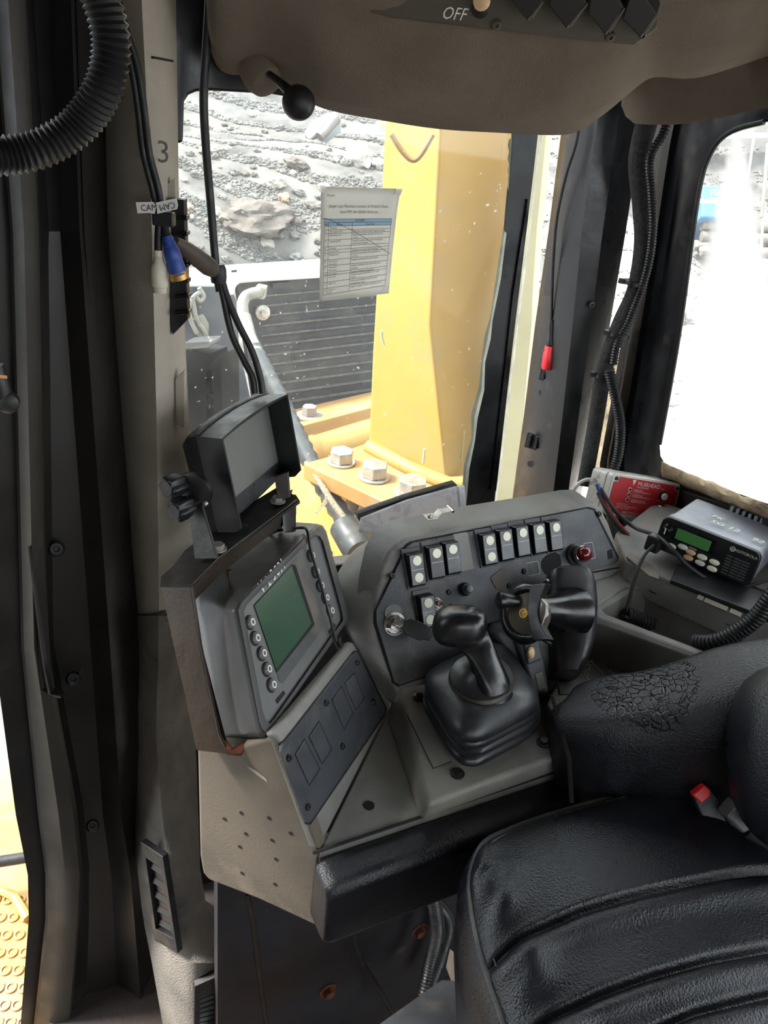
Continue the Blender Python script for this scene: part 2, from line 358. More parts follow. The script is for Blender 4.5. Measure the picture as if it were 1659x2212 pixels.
# door jamb: stepped dark steel post
rowsJ = [(-80, [-90, -22, 40, 60, 108, 150, 200, 246]), (500, [-40, 22, 76, 100, 130, 172, 205, 252]), (1400, [-14, 46, 96, 112, 196, 238, 282, 326]),
         (1760, [34, 82, 163, 178, 222, 262, 300, 345]), (1890, [60, 98, 176, 192, 240, 282, 322, 340]), (1985, [62, 98, 172, 192, 246, 290, 330, 350]), (2350, [34, 58, 140, 180, 262, 320, 352, 372])]
st(strips(rowsJ, [0.74, 0.76, 0.765, 0.80, 0.82, 0.80, 0.86, 0.98], 'trim_1', 'jamb', ang=25))
# olive cover strip on the jamb with a folded joint
st(strips([(r[0], [r[1][1] + 6, r[1][1] + 0.55 * (r[1][2] - r[1][1]), r[1][2] - 4]) for r in rowsJ], [0.750, 0.743, 0.752], 'trim_2', 'jamb_olive'))
j3 = MB(); j3.rings([[W(95, 1180, 0.755), W(70, 1185, 0.745)], [W(112, 1480, 0.752), W(88, 1490, 0.742)], [W(130, 1505, 0.757), W(125, 1508, 0.745)], [W(150, 1498, 0.76), W(150, 1500, 0.75)], [W(180, 1450, 0.775), W(178, 1440, 0.765)]], False, False)
st(j3.build('trim_3', 'jamb'))
jl = st(strips([(1180, [60, 64]), (1330, [78, 82]), (1440, [92, 96]), (1500, [104, 109]), (1508, [126, 131])], [0.741, 0.741], 'trim_4', 'steel_black'))
tj = bpy.data.objects['trim_1']
for x, y, r in ((122, 1186, 0.010), (158, 1466, 0.010), (200, 1784, 0.010)):
    screw(W(x, y, 0.79), (W(x, y, 0.79) - CAM) * -1, r, tj, 'steel_black', 'plug')
# pillar cover (beige, two faces and a rounded ridge) and textured lower cover
rowsP = [(-80, [190, 262, 302, 318, 372]), (120, [199, 275, 312, 330, 375]), (420, [213, 292, 326, 344, 380]), (900, [246, 312, 338, 352, 402]), (1100, [264, 318, 341, 354, 428]), (1345, [287, 326, 344, 356, 432])]
tp = st(strips(rowsP, [0.93, 0.875, 0.86, 0.868, 0.95], 'trim_5', 'trim_beige', ang=60))
rowsQ = [(1330, [287, 322, 342, 362, 400]), (1440, [286, 320, 342, 366, 404]), (1520, [267, 308, 338, 360, 412]), (1600, [266, 305, 338, 362, 418]), (1760, [282, 318, 350, 372, 424]),
         (1890, [298, 335, 368, 388, 428]), (1960, [306, 345, 382, 402, 440]), (2000, [312, 352, 390, 412, 500]), (2080, [328, 362, 398, 425, 502]), (2330, [372, 392, 415, 440, 506])]
tq = st(strips(rowsQ, [[0.92, 0.87, 0.85, 0.86, 0.93]] * 4 + [[0.86, 0.82, 0.80, 0.81, 0.86]] + [[0.80, 0.76, 0.745, 0.75, 0.79]] * 3 + [[0.76, 0.72, 0.705, 0.705, 0.74]] * 2, 'trim_6', 'trim_textured', ang=60))
MB().tube([W(205, 118, 0.905), W(275, 121, 0.872), W(330, 124, 0.866), W(373, 132, 0.94)], 0.0012, 6).build('joint_line', 'black_matte', tp)
# sunken clip plates on the pillar cover
for q in ([(360, 398), (378, 385), (380, 452), (358, 440)], [(378, 820), (398, 800), (398, 925), (380, 918)], [(370, 640), (388, 660), (388, 712), (372, 724)]):
    MB().prism([W(x, y, 0.905) for x, y in q], (0, 0.01, 0)).build('clip_plate', 'trim_beige', tp, bevel=0.001)
text_mb(MB(), '3', Fr(W(338, 350, 0.862), (1, 0.1, 0), (0, -1, 0.05)), 0.030).build('stencil_mark', 'console', tp)
# vents set into the lower cover
def vent(q, inset, Yoff, nsl, par, dia):
    b0 = [Vector(p) for p in q]; n = (b0[1] - b0[0]).cross(b0[3] - b0[0]).normalized()
    if n.dot(CAM - b0[0]) < 0: n = -n
    c = sum(b0, Vector()) / 4; inn = [c + (p - c) * inset for p in b0]
    fr = MB(); o1 = [p + n * Yoff for p in b0]; i1 = [p + n * Yoff for p in inn]; i0 = [p - n * 0.006 for p in inn]; ob = [p - n * 0.006 for p in b0]
    fr.rings([ob, o1, i1, i0], True, False)
    f = fr.build('vent_frame', 'black_plastic', par, bevel=0.001)
    MB().prism(i0, -n * 0.002).build('vent_backing', 'grille_dark', f)
    for k in range(nsl):
        t = (k + 0.5) / nsl; a = i0[0].lerp(i0[3], t); b = i0[1].lerp(i0[2], t); dn = (i0[3] - i0[0]) / nsl * 0.3
        MB().prism([a + n * 0.0005, b + n * 0.0005, b + dn + n * 0.004, a + dn + n * 0.004], n * 0.001).build('slat', dia, f)
    return f
PV = pln3(W(310, 1830, 0.775), W(362, 1880, 0.745), W(345, 2030, 0.735))
vent([PV.hit(x, y, 0.004) for x, y in ((308, 1815), (356, 1848), (388, 2056), (338, 2028))], 0.72, 0.004, 5, tq, 'jamb')
PV2 = pln3(W(418, 2120, 0.700), W(490, 2095, 0.722), W(425, 2240, 0.700))
vent([PV2.hit(x, y, 0.004) for x, y in ((420, 2126), (482, 2098), (480, 2260), (418, 2270))], 0.62, 0.004, 9, tq, 'black_plastic')

# windscreen plane with pane, frame header, dark ceramic edge and ragged sealant
PG = Pln(W(1050, 1080, 1.30), B)
w1 = st(MB().prism(PG.poly([(300, 100), (1182, 100), (1178, 240), (1052, 1250), (340, 1300)]), B * 0.005).build('window_1', 'windscreen_glass', smooth=False))
MB().prism(PG.poly([(352, -80), (1330, -80), (1330, 170), (640, 212), (560, 198), (430, 191), (404, 193), (388, 200), (379, 214), (377, 300), (352, 300)], 0.002), -B * 0.05).build('window_header', 'pillar_black', w1, bevel=0.004)
le = [(1112, 240), (1108, 330), (1098, 430), (1092, 500), (1080, 600), (1062, 690), (1058, 730), (1046, 780), (1044, 840), (1030, 900), (1024, 950), (1012, 1010), (1004, 1100)]
re = [(1066, 1100), (1090, 900), (1113, 700), (1140, 480), (1168, 240)]
MB().prism(PG.poly(le + re, 0.004), B * 0.006).build('ceramic_edge', 'pillar_black', w1, smooth=False)
MB().prism(PG.poly(re[::-1][1:4] + [(1072, 1060), (1060, 1060), (1086, 840), (1108, 640), (1140, 430)], 0.008), B * 0.004).build('edge_strip', 'black_gloss', w1, smooth=False)
sb = MB(); rs = []
for i, (x, y) in enumerate(le[3:]):
    wv = (5, 8, 3, 11, 6, 9, 12, 5, 10, 8)[i % 10]
    rs.append([PG.hit(x - wv, y - 6, 0.004), PG.hit(x - wv * 0.4, y, 0.010), PG.hit(x + 2, y + 3, 0.004)])
sb.rings(rs, False, False); sb.build('sealant_bead', 'sealant', w1)
MB().rings([[PG.hit(1100 - k * 0.2 - 3 * (k % 2), 300 + k * 14, 0.004), PG.hit(1106 - k, 300 + k * 14, 0.009)] for k in range(9)], False, False).build('sealant_smear', 'sealant', w1)

# right front pillar, ridged black steel with clips and holes
rowsR = [(150, [1232, 1270, 1306, 1352, 1405]), (500, [1187, 1217, 1257, 1302, 1352]), (700, [1158, 1199, 1237, 1277, 1318]), (900, [1133, 1182, 1215, 1250, 1288]), (1150, [1098, 1150, 1185, 1216, 1240])]
rp = st(strips(rowsR, [1.50, 1.42, 1.385, 1.39, 1.46], 'trim_7', 'pillar_black', ang=30))
for x, y in ((1185, 806), (1153, 953)):
    F = Fr(W(x, y, 1.452), (0.85, -0.5, 0), (-0.35, -0.85, 0.1)); c = MB()
    c.box(F, -0.016, 0.016, -0.016, 0.016, 0, 0.004); c.box(F, -0.010, -0.004, -0.012, 0.014, 0.004, 0.012); c.box(F, 0.004, 0.010, -0.012, 0.014, 0.004, 0.012)
    c.build('cable_clip', 'black_plastic', rp, bevel=0.001)
for x, y in ((1171, 848), (1146, 1002)):
    MB().lathe(Fr(W(x, y, 1.455), (0.85, -0.5, 0), (-0.45, -0.85, 0.1)), [(0.0065, 0.0), (0.0065, 0.002)], 14).build('hole', 'black_matte', rp)
screw(W(1280, 660, 1.38), CAM - W(1280, 660, 1.38), 0.006, rp, 'steel_black')
# crumbling foam seal between the pillar and the side frame
sf = MB(); rs = []
for k in range(22):
    t = k / 21; x = 1362 + (1270 - 1362) * t; y = 430 + (1050 - 430) * t; j = random.uniform(-5, 5)
    rs.append([W(x - 16 + j, y, 1.53), W(x + 4 + j * 0.5, y, 1.50 + random.uniform(-.01, .01)), W(x + 34 + j, y, 1.53)])
sf.rings(rs[11:], False, False); st(sf.build('trim_8', 'foam', ang=80))

# right wall with rounded window opening
PR = Pln(W(1380, 700, 1.45), A)
inn = [(1425, 960), (1447, 840), (1472, 690), (1500, 480), (1513, 400), (1527, 350), (1552, 306), (1590, 280), (1650, 264), (1960, 232), (1960, 1190), (1659, 1088), (1560, 1054), (1480, 1030), (1440, 1008), (1427, 985)]
out = [(1296, 1000), (1325, 840), (1350, 690), (1388, 480), (1402, 380), (1412, 300), (1425, 200), (1480, 60), (1640, -40), (1990, -120), (1990, 1700), (1659, 1600), (1500, 1500), (1400, 1400), (1300, 1250), (1290, 1100)]
mid = [((a[0] * .55 + b[0] * .45), (a[1] * .55 + b[1] * .45)) for a, b in zip(inn, out)]
def mixp(k): return [(a[0] * k + b[0] * (1 - k), a[1] * k + b[1] * (1 - k)) for a, b in zip(inn, out)]
fr = MB(); fr.rings([PR.poly(out, 0.0), PR.poly(mixp(.12), 0.0), PR.poly(mixp(.15), 0.012), PR.poly(mixp(.30), 0.016), PR.poly(mixp(.34), 0.004), PR.poly(mid, 0.0), PR.poly([(a[0] * .8 + b[0] * .2, a[1] * .8 + b[1] * .2) for a, b in zip(inn, mid)], 0.018), PR.poly(inn, 0.018), PR.poly(inn, -0.03)], True, False)
st(fr.build('wall_right', 'pillar_black', ang=25))
rw0 = PR.hit(1985, 700); rw1 = rw0 - B * 1.15; rwx = MB()
for z0, z1 in ((-0.22, 0.78), (1.28, 1.62)):
    rwx.prism([Vector((rw0.x, rw0.y, z0)), Vector((rw1.x, rw1.y, z0)), Vector((rw1.x, rw1.y, z1)), Vector((rw0.x, rw0.y, z1))], A * 0.03)
st(rwx.build('wall_rear_side', 'trim_beige'))
MB().tube(PR.poly(inn[:9], 0.02), 0.004, 8, 5).build('seal_lip', 'rubber_hose', bpy.data.objects['wall_right'])
# the side pane, glare on its dusty glass painted as a pale wedge
g = MB(); nx, ny = 50, 60; glare = []
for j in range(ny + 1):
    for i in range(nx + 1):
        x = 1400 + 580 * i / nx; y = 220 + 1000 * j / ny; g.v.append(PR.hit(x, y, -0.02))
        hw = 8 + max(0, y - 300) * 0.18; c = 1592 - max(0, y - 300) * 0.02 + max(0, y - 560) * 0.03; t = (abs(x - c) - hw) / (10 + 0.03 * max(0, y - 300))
        glare.append(max(0.0, min(1.0, 1 - t)) * (1 if y > 292 else 0) * (1 - max(0, min(1, (y - 760) / 300)) * 0.4))
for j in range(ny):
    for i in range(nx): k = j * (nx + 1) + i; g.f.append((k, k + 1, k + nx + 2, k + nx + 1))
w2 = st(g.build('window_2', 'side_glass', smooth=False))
at = w2.data.attributes.new('glare', 'FLOAT', 'POINT'); at.data.foreach_set('value', glare)
# ragged foam along the window sill
rs = []
for k in range(36):
    t = k / 35; x = 1428 + (1760 - 1428) * t; y = 1012 + (1135 - 1012) * t + 8 * math.sin(t * 3); ring = []
    for a in range(8):
        an = 2 * math.pi * a / 8; rr = 1 + 0.35 * noise.noise(Vector((t * 14, a * 0.9, 3)))
        ring.append(PR.hit(x + 5 * math.cos(an), y + 17 * rr * math.sin(an), 0.015 + 0.025 * rr * math.cos(an)))
    rs.append(ring)
st(MB().rings(rs).build('trim_9', 'foam', ang=80))
MB().prism(PR.poly([(1470, 1058), (1700, 1130), (1700, 1180), (1480, 1100)], 0.02), -PR.n * 0.02).build('sill_rail', 'steel_black', bpy.data.objects['wall_right'], bevel=0.003)

# overhead: fabric-covered pod with switch panel
low = [(440, -60), (452, 90), (470, 146), (505, 163), (560, 160), (625, 196), (700, 236), (830, 262), (950, 280), (1080, 288), (1190, 293), (1245, 286), (1305, 248), (1375, 190), (1415, 168), (1500, 170), (1600, 142), (1720, 100)]
def podY(x): return 0.98 + 0.10 * max(0, (x - 700) / 900)
rs = []
for r in range(-3, 15):
    ring = []
    for x, y in low:
        if r < 0: t = -r / 3; q = W(x, y - 18 * t * t, podY(x) + 0.10 * t)
        elif r == 0: q = W(x, y - 1, podY(x) + 0.012)
        else:
            t = (r / 14) ** 1.1; yy = y + (-160 - y) * t
            Y = podY(x) - 0.02 - 0.16 * t + 0.012 * math.exp(-((r - 1) / 1.2) ** 2); q = W(x, yy, Y)
            q += Vector((0, 1, 0)) * 0.016 * noise.noise(Vector((x / 170, yy / 90, 1.3)))
        ring.append(q)
    rs.append(spline(ring, 4))
pod = MB().rings(rs, False, False); ce2 = st(pod.build('trim_10', 'headliner', ang=75))
# fabric roll above the side window
rs = []
for k in range(14):
    t = k / 13; c = W(1395 + 420 * t, 205 - 60 * t, 1.30 - 0.25 * t); rad = 0.052 + 0.006 * math.sin(t * 7)
    rs.append([c + Vector((0.5, -0.8, 0)) * (rad * math.cos(a)) + Z * (rad * 0.75 * math.sin(a)) for a in [2 * math.pi * i / 14 for i in range(14)]])
st(MB().rings(rs).build('trim_11', 'headliner', ang=75))
st(strips([(-80, [1290, 1420, 1480]), (220, [1245, 1405, 1470])], [1.35, 1.34, 1.36], 'trim_12', 'pillar_black'))
# cowl below the windscreen
st(MB().prism([PG.hit(330, 1330), PG.hit(700, 1225), PG.hit(780, 1215), PG.hit(1330, 1150), PG.hit(1330, 1150) - Z * 1.2, PG.hit(330, 1330) - Z * 1.2], B * 0.03).build('wall_cowl', 'bulkhead'))

# ================================================================== CONSOLES
ZT = 0.526                                       # height of the tray
K = T(690, 1838, ZT)
PSide = Pln(K, dirv(20))                          # beige side face, upright
PSide = Pln(K, dirv(-70).cross(Z))
cC = PSide.hit(604, 1600)
tR = T(846, 1524, ZT)
PP = pln3(K, cC, tR)                              # slanted face under the display
PT = Pln((0, 0, ZT), Z)
# ---- side console with blanking plate
sc = thing('side_console', (K.x, K.y, K.z - 0.12), 'beige plastic front corner console with drilled side and slanted blanking plate', 'console')
body = MB()
side = [PSide.hit(x, y) for x, y in ((424, 1612), (520, 1612), (585, 1592), (604, 1600), (650, 1722), (690, 1838), (686, 2004), (560, 1945), (450, 1903), (436, 1886), (430, 1850))]
body.prism(side, dirv(17) * 0.02)
slant = [PP.hit(x, y) for x, y in ((604, 1600), (690, 1838), (846, 1524), (772, 1398), (764, 1384), (592, 1586))]
body.build('body', 'console_beige', sc, bevel=0.006, seg=3)
MB().prism(slant, -PP.n * 0.015).build('slant_face', 'console', sc, bevel=0.006, seg=3)
pl = PP.poly([(609, 1612), (764, 1412), (772, 1408), (830, 1525), (833, 1538), (671, 1776), (664, 1777), (608, 1624)], 0.004)
MB().prism(PP.poly([(605, 1612), (764, 1407), (776, 1405), (836, 1530), (834, 1543), (671, 1782), (662, 1781), (604, 1620)], 0.0015), -PP.n * 0.002).build('plate_shadow_gap', 'black_matte', sc)
plate = MB().prism(pl, -PP.n * 0.004).build('blanking_plate', 'switch_panel', sc, bevel=0.0008)
for q in ([(640, 1630), (659, 1598), (690, 1660), (669, 1694)], [(670, 1592), (690, 1560), (716, 1618), (697, 1648)], [(720, 1512), (739, 1485), (762, 1540), (744, 1573)], [(747, 1476), (766, 1455), (786, 1508), (770, 1532)]):
    c = (sum(a for a, _ in q) / 4, sum(b for _, b in q) / 4)
    big = [(c[0] + (a - c[0]) * 1.12, c[1] + (b - c[1]) * 1.08) for a, b in q]
    MB().prism(PP.poly(big, 0.0046), -PP.n * 0.001).build('blank_gap', 'black_matte', plate, bevel=0.0003)
    MB().prism(PP.poly(q, 0.0062), -PP.n * 0.003).build('switch_blank', 'switch_panel', plate, bevel=0.0012)
for x, y in ((623, 1637), (704, 1518), (771, 1431), (806, 1516), (739, 1612), (664, 1743)):
    screw(PP.hit(x, y, 0.0045), PP.n, 0.0042, plate, 'steel_black')
for x, y in ((485, 1769), (521, 1756), (581, 1767), (531, 1801), (588, 1815), (518, 1829), (628, 1800), (596, 1856), (523, 1886), (594, 1910)):
    MB().lathe(Fr(PSide.hit(x, y, 0.0004), Z, PSide.n), [(0.0026, 0), (0.0026, 0.0004)], 12).build('drilled_hole', 'black_matte', sc)
for pts in ([(532, 1655), (552, 1672), (578, 1690), (575, 1682), (552, 1664)],):
    MB().add(PSide.poly(pts, 0.0006), [tuple(range(len(pts)))]).build('scuff', 'trim_beige', sc)
# ---- tray (level console top) and joystick plinth
cons = thing('centre_console', T(900, 1600, ZT - 0.04), 'grey plastic console top with raised joystick plinth and drain hole', 'console')
MB().prism([T(x, y, ZT) for x, y in ((690, 1838), (846, 1524), (880, 1440), (1150, 1330), (1400, 1480), (1262, 1650))], (0, 0, -0.03)).build('tray', 'console', cons, bevel=0.002)
MB().lathe(Fr(T(797, 1740, ZT + 0.0006), (1, 0, 0), Z), [(0.0070, 0), (0.0070, 0.0004)], 18).build('drain_hole', 'black_matte', cons)
ZB = ZT + 0.035
bot = [T(x, y, ZT - 0.002) for x, y in ((832, 1560), (906, 1775), (1253, 1652), (1190, 1480), (1090, 1400), (880, 1440))]
top = [T(x, y, ZB) for x, y in ((862, 1472), (922, 1742), (1236, 1622), (1168, 1480), (1080, 1385), (900, 1420))]
bx = MB().prism(bot, None, top).build('plinth', 'console', cons, bevel=0.008, seg=4)
PBX = Pln((0, 0, ZB), Z)
st1 = PBX.poly([(880, 1545), (916, 1530), (975, 1645), (936, 1660)], 0.0006)
MB().prism(st1, (0, 0, 0.0005)).build('worn_label', 'console', bx)
rs = PBX.poly([(880, 1545), (936, 1660), (975, 1645)], 0.001); MB().tube(rs, 0.0006, 5).build('label_edge', 'black_matte', bx)
for x, y in ((988, 1672), (1174, 1605), (905, 1508)):
    F = Fr(PBX.hit(x, y), (1, 0, 0), Z); MB().lathe(F, [(0.009, -0.001), (0.009, 0.002), (0.005, 0.003), (0.005, 0.006), (0.002, 0.006)], 16).build('screw', 'steel_black', bx)
MB().prism([T(1240, 1600, ZB), T(1253, 1590, ZB), T(1256, 1655, ZT - 0.02), T(1256, 1700, ZT - 0.05), T(1243, 1690, ZT - 0.03)], A * 0.004).build('end_plate', 'console', cons)
# ---- padded bolster
k1, k2 = T(676, 1844, ZT), T(1248, 1652, ZT); X = (k2 - k1).normalized(); Fb = Fr(k1, X, X.cross(Z) if X.cross(Z).dot(CAM - k1) > 0 else -X.cross(Z))
Lb = (k2 - k1).length; sec = []
H, D = 0.112, 0.05
def padsec(a, sc_=1.0, dx=0.0):
    pts = []
    for cx, cy, a0, r in ((D - 0.018, -0.010 - 0.014, 0, 0.016), (0.008, -0.014, 90, 0.006), (0.0, -H, 180, 0.002), (D - 0.014, -H + 0.012, 270, 0.012)):
        for q in range(6):
            an = math.radians(a0 + 90 * q / 5); pts.append((cx + r * math.cos(an), cy + r * math.sin(an)))
    m = (D / 2, -H / 2); out = []
    for u, v in pts:
        u = m[0] + (u - m[0]) * sc_; v = m[1] + (v - m[1]) * sc_
        out.append(Fb.o + Fb.x * a + Fb.z * u + Z * v)
    return out
rs = [padsec(0.0, 0.80), padsec(0.002, 0.9), padsec(0.008, 0.97), padsec(0.016, 1.0)] + [padsec(0.016 + (Lb - 0.03) * k / 10) for k in range(1, 10)] + [padsec(Lb - 0.014), padsec(Lb - 0.005, 0.97), padsec(Lb, 0.85)]
tag(MB().rings(rs).build('knee_bolster', 'leather', ang=70), 'long black padded vinyl bolster along the front edge of the console', 'pad')
MB().tube([k1 + Z * 0.001 - X * 0, k2 + Z * 0.001], 0.0022, 6).build('seam_gap', 'black_matte', cons)

# ---- switch dash
dash = thing('switch_dash', T(1000, 1450, ZT), 'grey dash with a sloping dark panel of rocker switches', 'dashboard')
ND = dirv(AZA + 90, 36); PD = Pln(P(1060, 1250, 1.12), ND)
outl = [(806, 1330), (812, 1280), (824, 1225), (842, 1188), (872, 1166), (1000, 1137), (1150, 1111), (1258, 1091), (1284, 1090), (1300, 1098), (1318, 1135), (1344, 1212), (1343, 1232), (1320, 1250), (1250, 1270), (1170, 1420), (1000, 1470), (862, 1492), (840, 1440), (808, 1350)]
db = MB(); o1 = PD.poly(outl, 0.0)
db.prism(o1, B * 0.06 - Z * 0.002); db.build('body', 'console', dash, bevel=0.012, seg=4)
pan = [(880, 1180), (893, 1172), (1268, 1098), (1282, 1102), (1334, 1206), (1331, 1216), (1180, 1264), (1085, 1343), (1040, 1349), (1010, 1430), (864, 1480), (852, 1472), (813, 1345), (813, 1318)]
MB().prism(PD.poly([(x + (3 if x > 1000 else -4), y + (3 if y > 1250 else -3)) for x, y in pan], 0.0015), -PD.n * 0.003).build('gasket', 'black_matte', dash)
swp = MB().prism(PD.poly(pan, 0.005), -PD.n * 0.006).build('switch_panel', 'switch_panel', dash, bevel=0.001)
FPn = PD.frame(1060, 1250, 1160, 1230, 0.005)
def uv(x, y): d = PD.hit(x, y, 0.005) - FPn.o; return d.dot(FPn.x), d.dot(FPn.y)
def rocker(x, y, lenses, tilt):
    a, b = uv(x, y); F = Fr(FPn(a, b), FPn.x, FPn.z); hw, hh = 0.0120, 0.0245
    MB().box(F, -hw - 0.003, hw + 0.001, -hh - 0.001, hh + 0.0055, -0.001, 0.002).build('switch_bezel', 'switch_panel', swp, bevel=0.0008)
    tp_, bt = (0.015, 0.009) if tilt else (0.009, 0.014)
    r = MB(); r.prism([F(-hw, -hh, 0.001), F(hw, -hh, 0.001), F(hw, hh, 0.001), F(-hw, hh, 0.001)], None, [F(-hw + 0.001, -hh + 0.002, bt), F(hw - 0.001, -hh + 0.002, bt), F(hw - 0.001, hh - 0.004, tp_), F(-hw + 0.001, hh - 0.004, tp_)])
    o = r.build('rocker_switch', 'black_gloss', dash, bevel=0.0015, seg=3)
    n = (F(0, hh - 0.004, tp_) - F(0, -hh + 0.002, bt)).normalized().cross(F.x) * -1
    if n.dot(F.z) < 0: n = -n
    for vv in lenses:
        hz = bt + (tp_ - bt) * ((vv + hh - 0.002) / (2 * hh - 0.006))
        MB().lathe(Fr(F(0.0005, vv, hz), F.x, n), [(0.0066, -0.0005), (0.0066, 0.0008)], 18).build('lens', 'lens_cream', o)
    MB().box(Fr(F(0, -0.001, bt + (tp_ - bt) * 0.5), F.x, n), -0.0092, 0.0092, -0.0003, 0.0003, 0, 0.0005).build('divider_line', 'ring_white', o)
    return o
lt, lb_ = 0.0110, -0.0120
for x, y, ls in ((894, 1230, (lt, lb_)), (936, 1214, (lt,)), (971, 1205, (lt,)), (1050, 1186, (lt, lb_)), (1086, 1177, (lt,)), (1121, 1169, (lt,)), (1157, 1163, (lt,)), (1192, 1157, (lt,)), (918, 1320, (lt, lb_))):
    rocker(x, y, ls, True)
a, b = uv(1000, 1192); F = Fr(FPn(a, b), FPn.x, FPn.z); MB().prism(rrect(F, 0, 0, 0.0125, 0.027, 0.003, 0.0), F.z * 0.0012).build('switch_blank', 'console', swp, bevel=0.0005)
for x, y in ((847, 1244), (970, 1279), (1132, 1234), (1294, 1110), (1100, 1265)):
    screw(PD.hit(x, y, 0.005), PD.n, 0.0042, swp, 'steel_black')
# square labels on the panel
for x, y, hw, hh in ((1152, 1228, 0.0095, 0.009), (1273, 1190, 0.008, 0.012)):
    a, b = uv(x, y); F = Fr(FPn(a, b), FPn.x, FPn.z)
    MB().prism(rrect(F, 0, 0, hw + 0.0007, hh + 0.0007, 0.0015, 0), F.z * 0.0004).build('label_rim', 'ring_white', swp)
    MB().prism(rrect(F, 0, 0, hw, hh, 0.0015, 0.0003), F.z * 0.0004).build('label_face', 'black_plastic', swp)
rag = [(1060, 1247), (1085, 1227), (1090, 1236), (1100, 1247), (1093, 1258), (1087, 1276), (1073, 1272), (1066, 1262)]
MB().prism(PD.poly(rag, 0.0062), -PD.n * 0.001).build('torn_label', 'overhead_panel', swp)
rag = [(1170, 1212), (1180, 1200), (1198, 1192), (1209, 1198), (1213, 1216), (1208, 1236), (1190, 1246), (1178, 1240), (1170, 1226)]
MB().prism(PD.poly(rag, 0.0056), -PD.n * 0.0006).build('broken_opening', 'black_matte', swp)
MB().prism(PD.poly([(1312, 1190), (1322, 1186), (1325, 1205), (1314, 1208)], 0.0056), -PD.n * 0.0006).build('square_recess', 'black_matte', swp)
MB().tube(PD.poly([(1262, 1240), (1338, 1226)], 0.001), 0.0012, 6).build('crease', 'black_matte', dash)
# push button, toggle, pilot lamp
def PF(x, y, h=0.005): return Fr(PD.hit(x, y, h), FPn.x, FPn.z)
pbn = MB().lathe(PF(1003, 1273), [(0.0095, 0), (0.0095, 0.004), (0.0075, 0.0085), (0.0065, 0.0085)], 20).build('push_button', 'black_plastic', dash)
MB().lathe(PF(1005, 1273), [(0.0058, 0.006), (0.0058, 0.013), (0.0045, 0.0145), (0.0001, 0.015)], 18).build('button_cap', 'button_grey', pbn)
F = PF(942, 1304); tg = hexbolt(F, 0.0072, 0.008, dash, 'zinc', 'toggle_switch', 1.2)
MB().lathe(F, [(0.0045, 0.008), (0.0045, 0.012), (0.003, 0.012)], 14).build('collar', 'red_lens', tg)
MB().tube([F(0, 0, 0.01), F(0.007, -0.004, 0.022), F(0.009, -0.005, 0.026)], lambda t: 0.0016 + 0.0012 * t, 10).build('toggle_lever', 'chrome', tg)
F = PF(1243, 1199); lamp = MB().lathe(F, [(0.017, 0), (0.017, 0.004), (0.0135, 0.006), (0.0135, 0.012)], 24).build('pilot_lamp', 'steel_black', dash)
MB().lathe(F, [(0.0128, 0.008), (0.0128, 0.018), (0.0115, 0.019)], 24).build('lamp_collar', 'chrome', lamp)
MB().lathe(F, [(0.0118, 0.014), (0.0118, 0.022), (0.010, 0.028), (0.006, 0.031), (0.0001, 0.032)], 24).build('lamp_lens', 'red_lens', lamp)
# ignition lock with a loose cover tab
F = PF(852, 1348); lock = hexbolt(F, 0.0125, 0.012, dash, 'chrome', 'ignition_lock', 1.3)
MB().lathe(F, [(0.0085, 0.011), (0.0085, 0.022), (0.004, 0.022)], 20).build('lock_barrel', 'chrome', lock)
MB().prism(rrect(PF(850, 1325, 0.0055), 0, 0, 0.013, 0.012, 0.011, 0), PD.n * 0.0008).build('lock_cover', 'console', lock)
key = thing('ignition_key', F(0, 0, 0.022), 'black plastic headed ignition key turned in the dash lock', 'key')
KX = (PD.hit(905, 1366, 0.03) - PD.hit(862, 1350, 0.024)).normalized(); Fk = Fr(F(0.0, 0.0, 0.024), KX, (PD.n * 0.7 + Z * 0.25 + dirv(180) * 0.3))
kh = MB().prism([Fk(a, b, -0.003) for a, b in ((0.002, -0.006), (0.010, -0.011), (0.030, -0.012), (0.036, -0.008), (0.043, -0.008), (0.045, 0.0), (0.040, 0.007), (0.032, 0.011), (0.010, 0.011), (0.002, 0.006))], Fk.z * 0.006).build('key_head', 'black_plastic', key, bevel=0.0012)
MB().box(Fk, -0.012, 0.003, -0.004, 0.004, -0.001, 0.001).build('key_blade', 'chrome', key)
text_mb(MB(), 'CAT', Fr(Fk(0.008, -0.005, 0.0033), Fk.x, Fk.z), 0.012).build('key_lettering', 'steel_brown', kh)
MB().lathe(Fr(Fk(0.039, 0.0, 0.003), Fk.x, Fk.z), [(0.0032, 0), (0.0032, 0.0006)], 12).build('key_hole', 'steel_brown', kh)
# shoulder between dash and the display
sh = MB(); rp_ = [(874, 1166), (843, 1188), (825, 1224), (813, 1280), (807, 1335), (838, 1438), (862, 1490)]
dep = lambda p: (p - CAM).dot(fwd)
Rr = [PD.hit(x, y, -0.002) for x, y in rp_]
lp_ = [(852, 1149, .10), (792, 1170, .16), (752, 1203, .16), (722, 1262, .12), (735, 1335, .06)]
Ll = [P(x, y, dep(r_) + e_) for (x, y, e_), r_ in zip(lp_, Rr)] + [PP.hit(772, 1402, -0.004), PP.hit(846, 1524, -0.003)]
Rr, Ll = spline(Rr, 4), spline(Ll, 4)
rs = [[a_.lerp(b_, t / 8) + (CAM - a_).normalized() * 0.010 * math.sin(math.pi * (t / 8) ** 0.7) for a_, b_ in zip(Rr, Ll)] for t in range(9)]
rs.append([p + B * 0.03 - Z * 0.05 for p in rs[-1]])
sh.rings(rs, False, False); sh.build('shoulder', 'console', dash, ang=80)
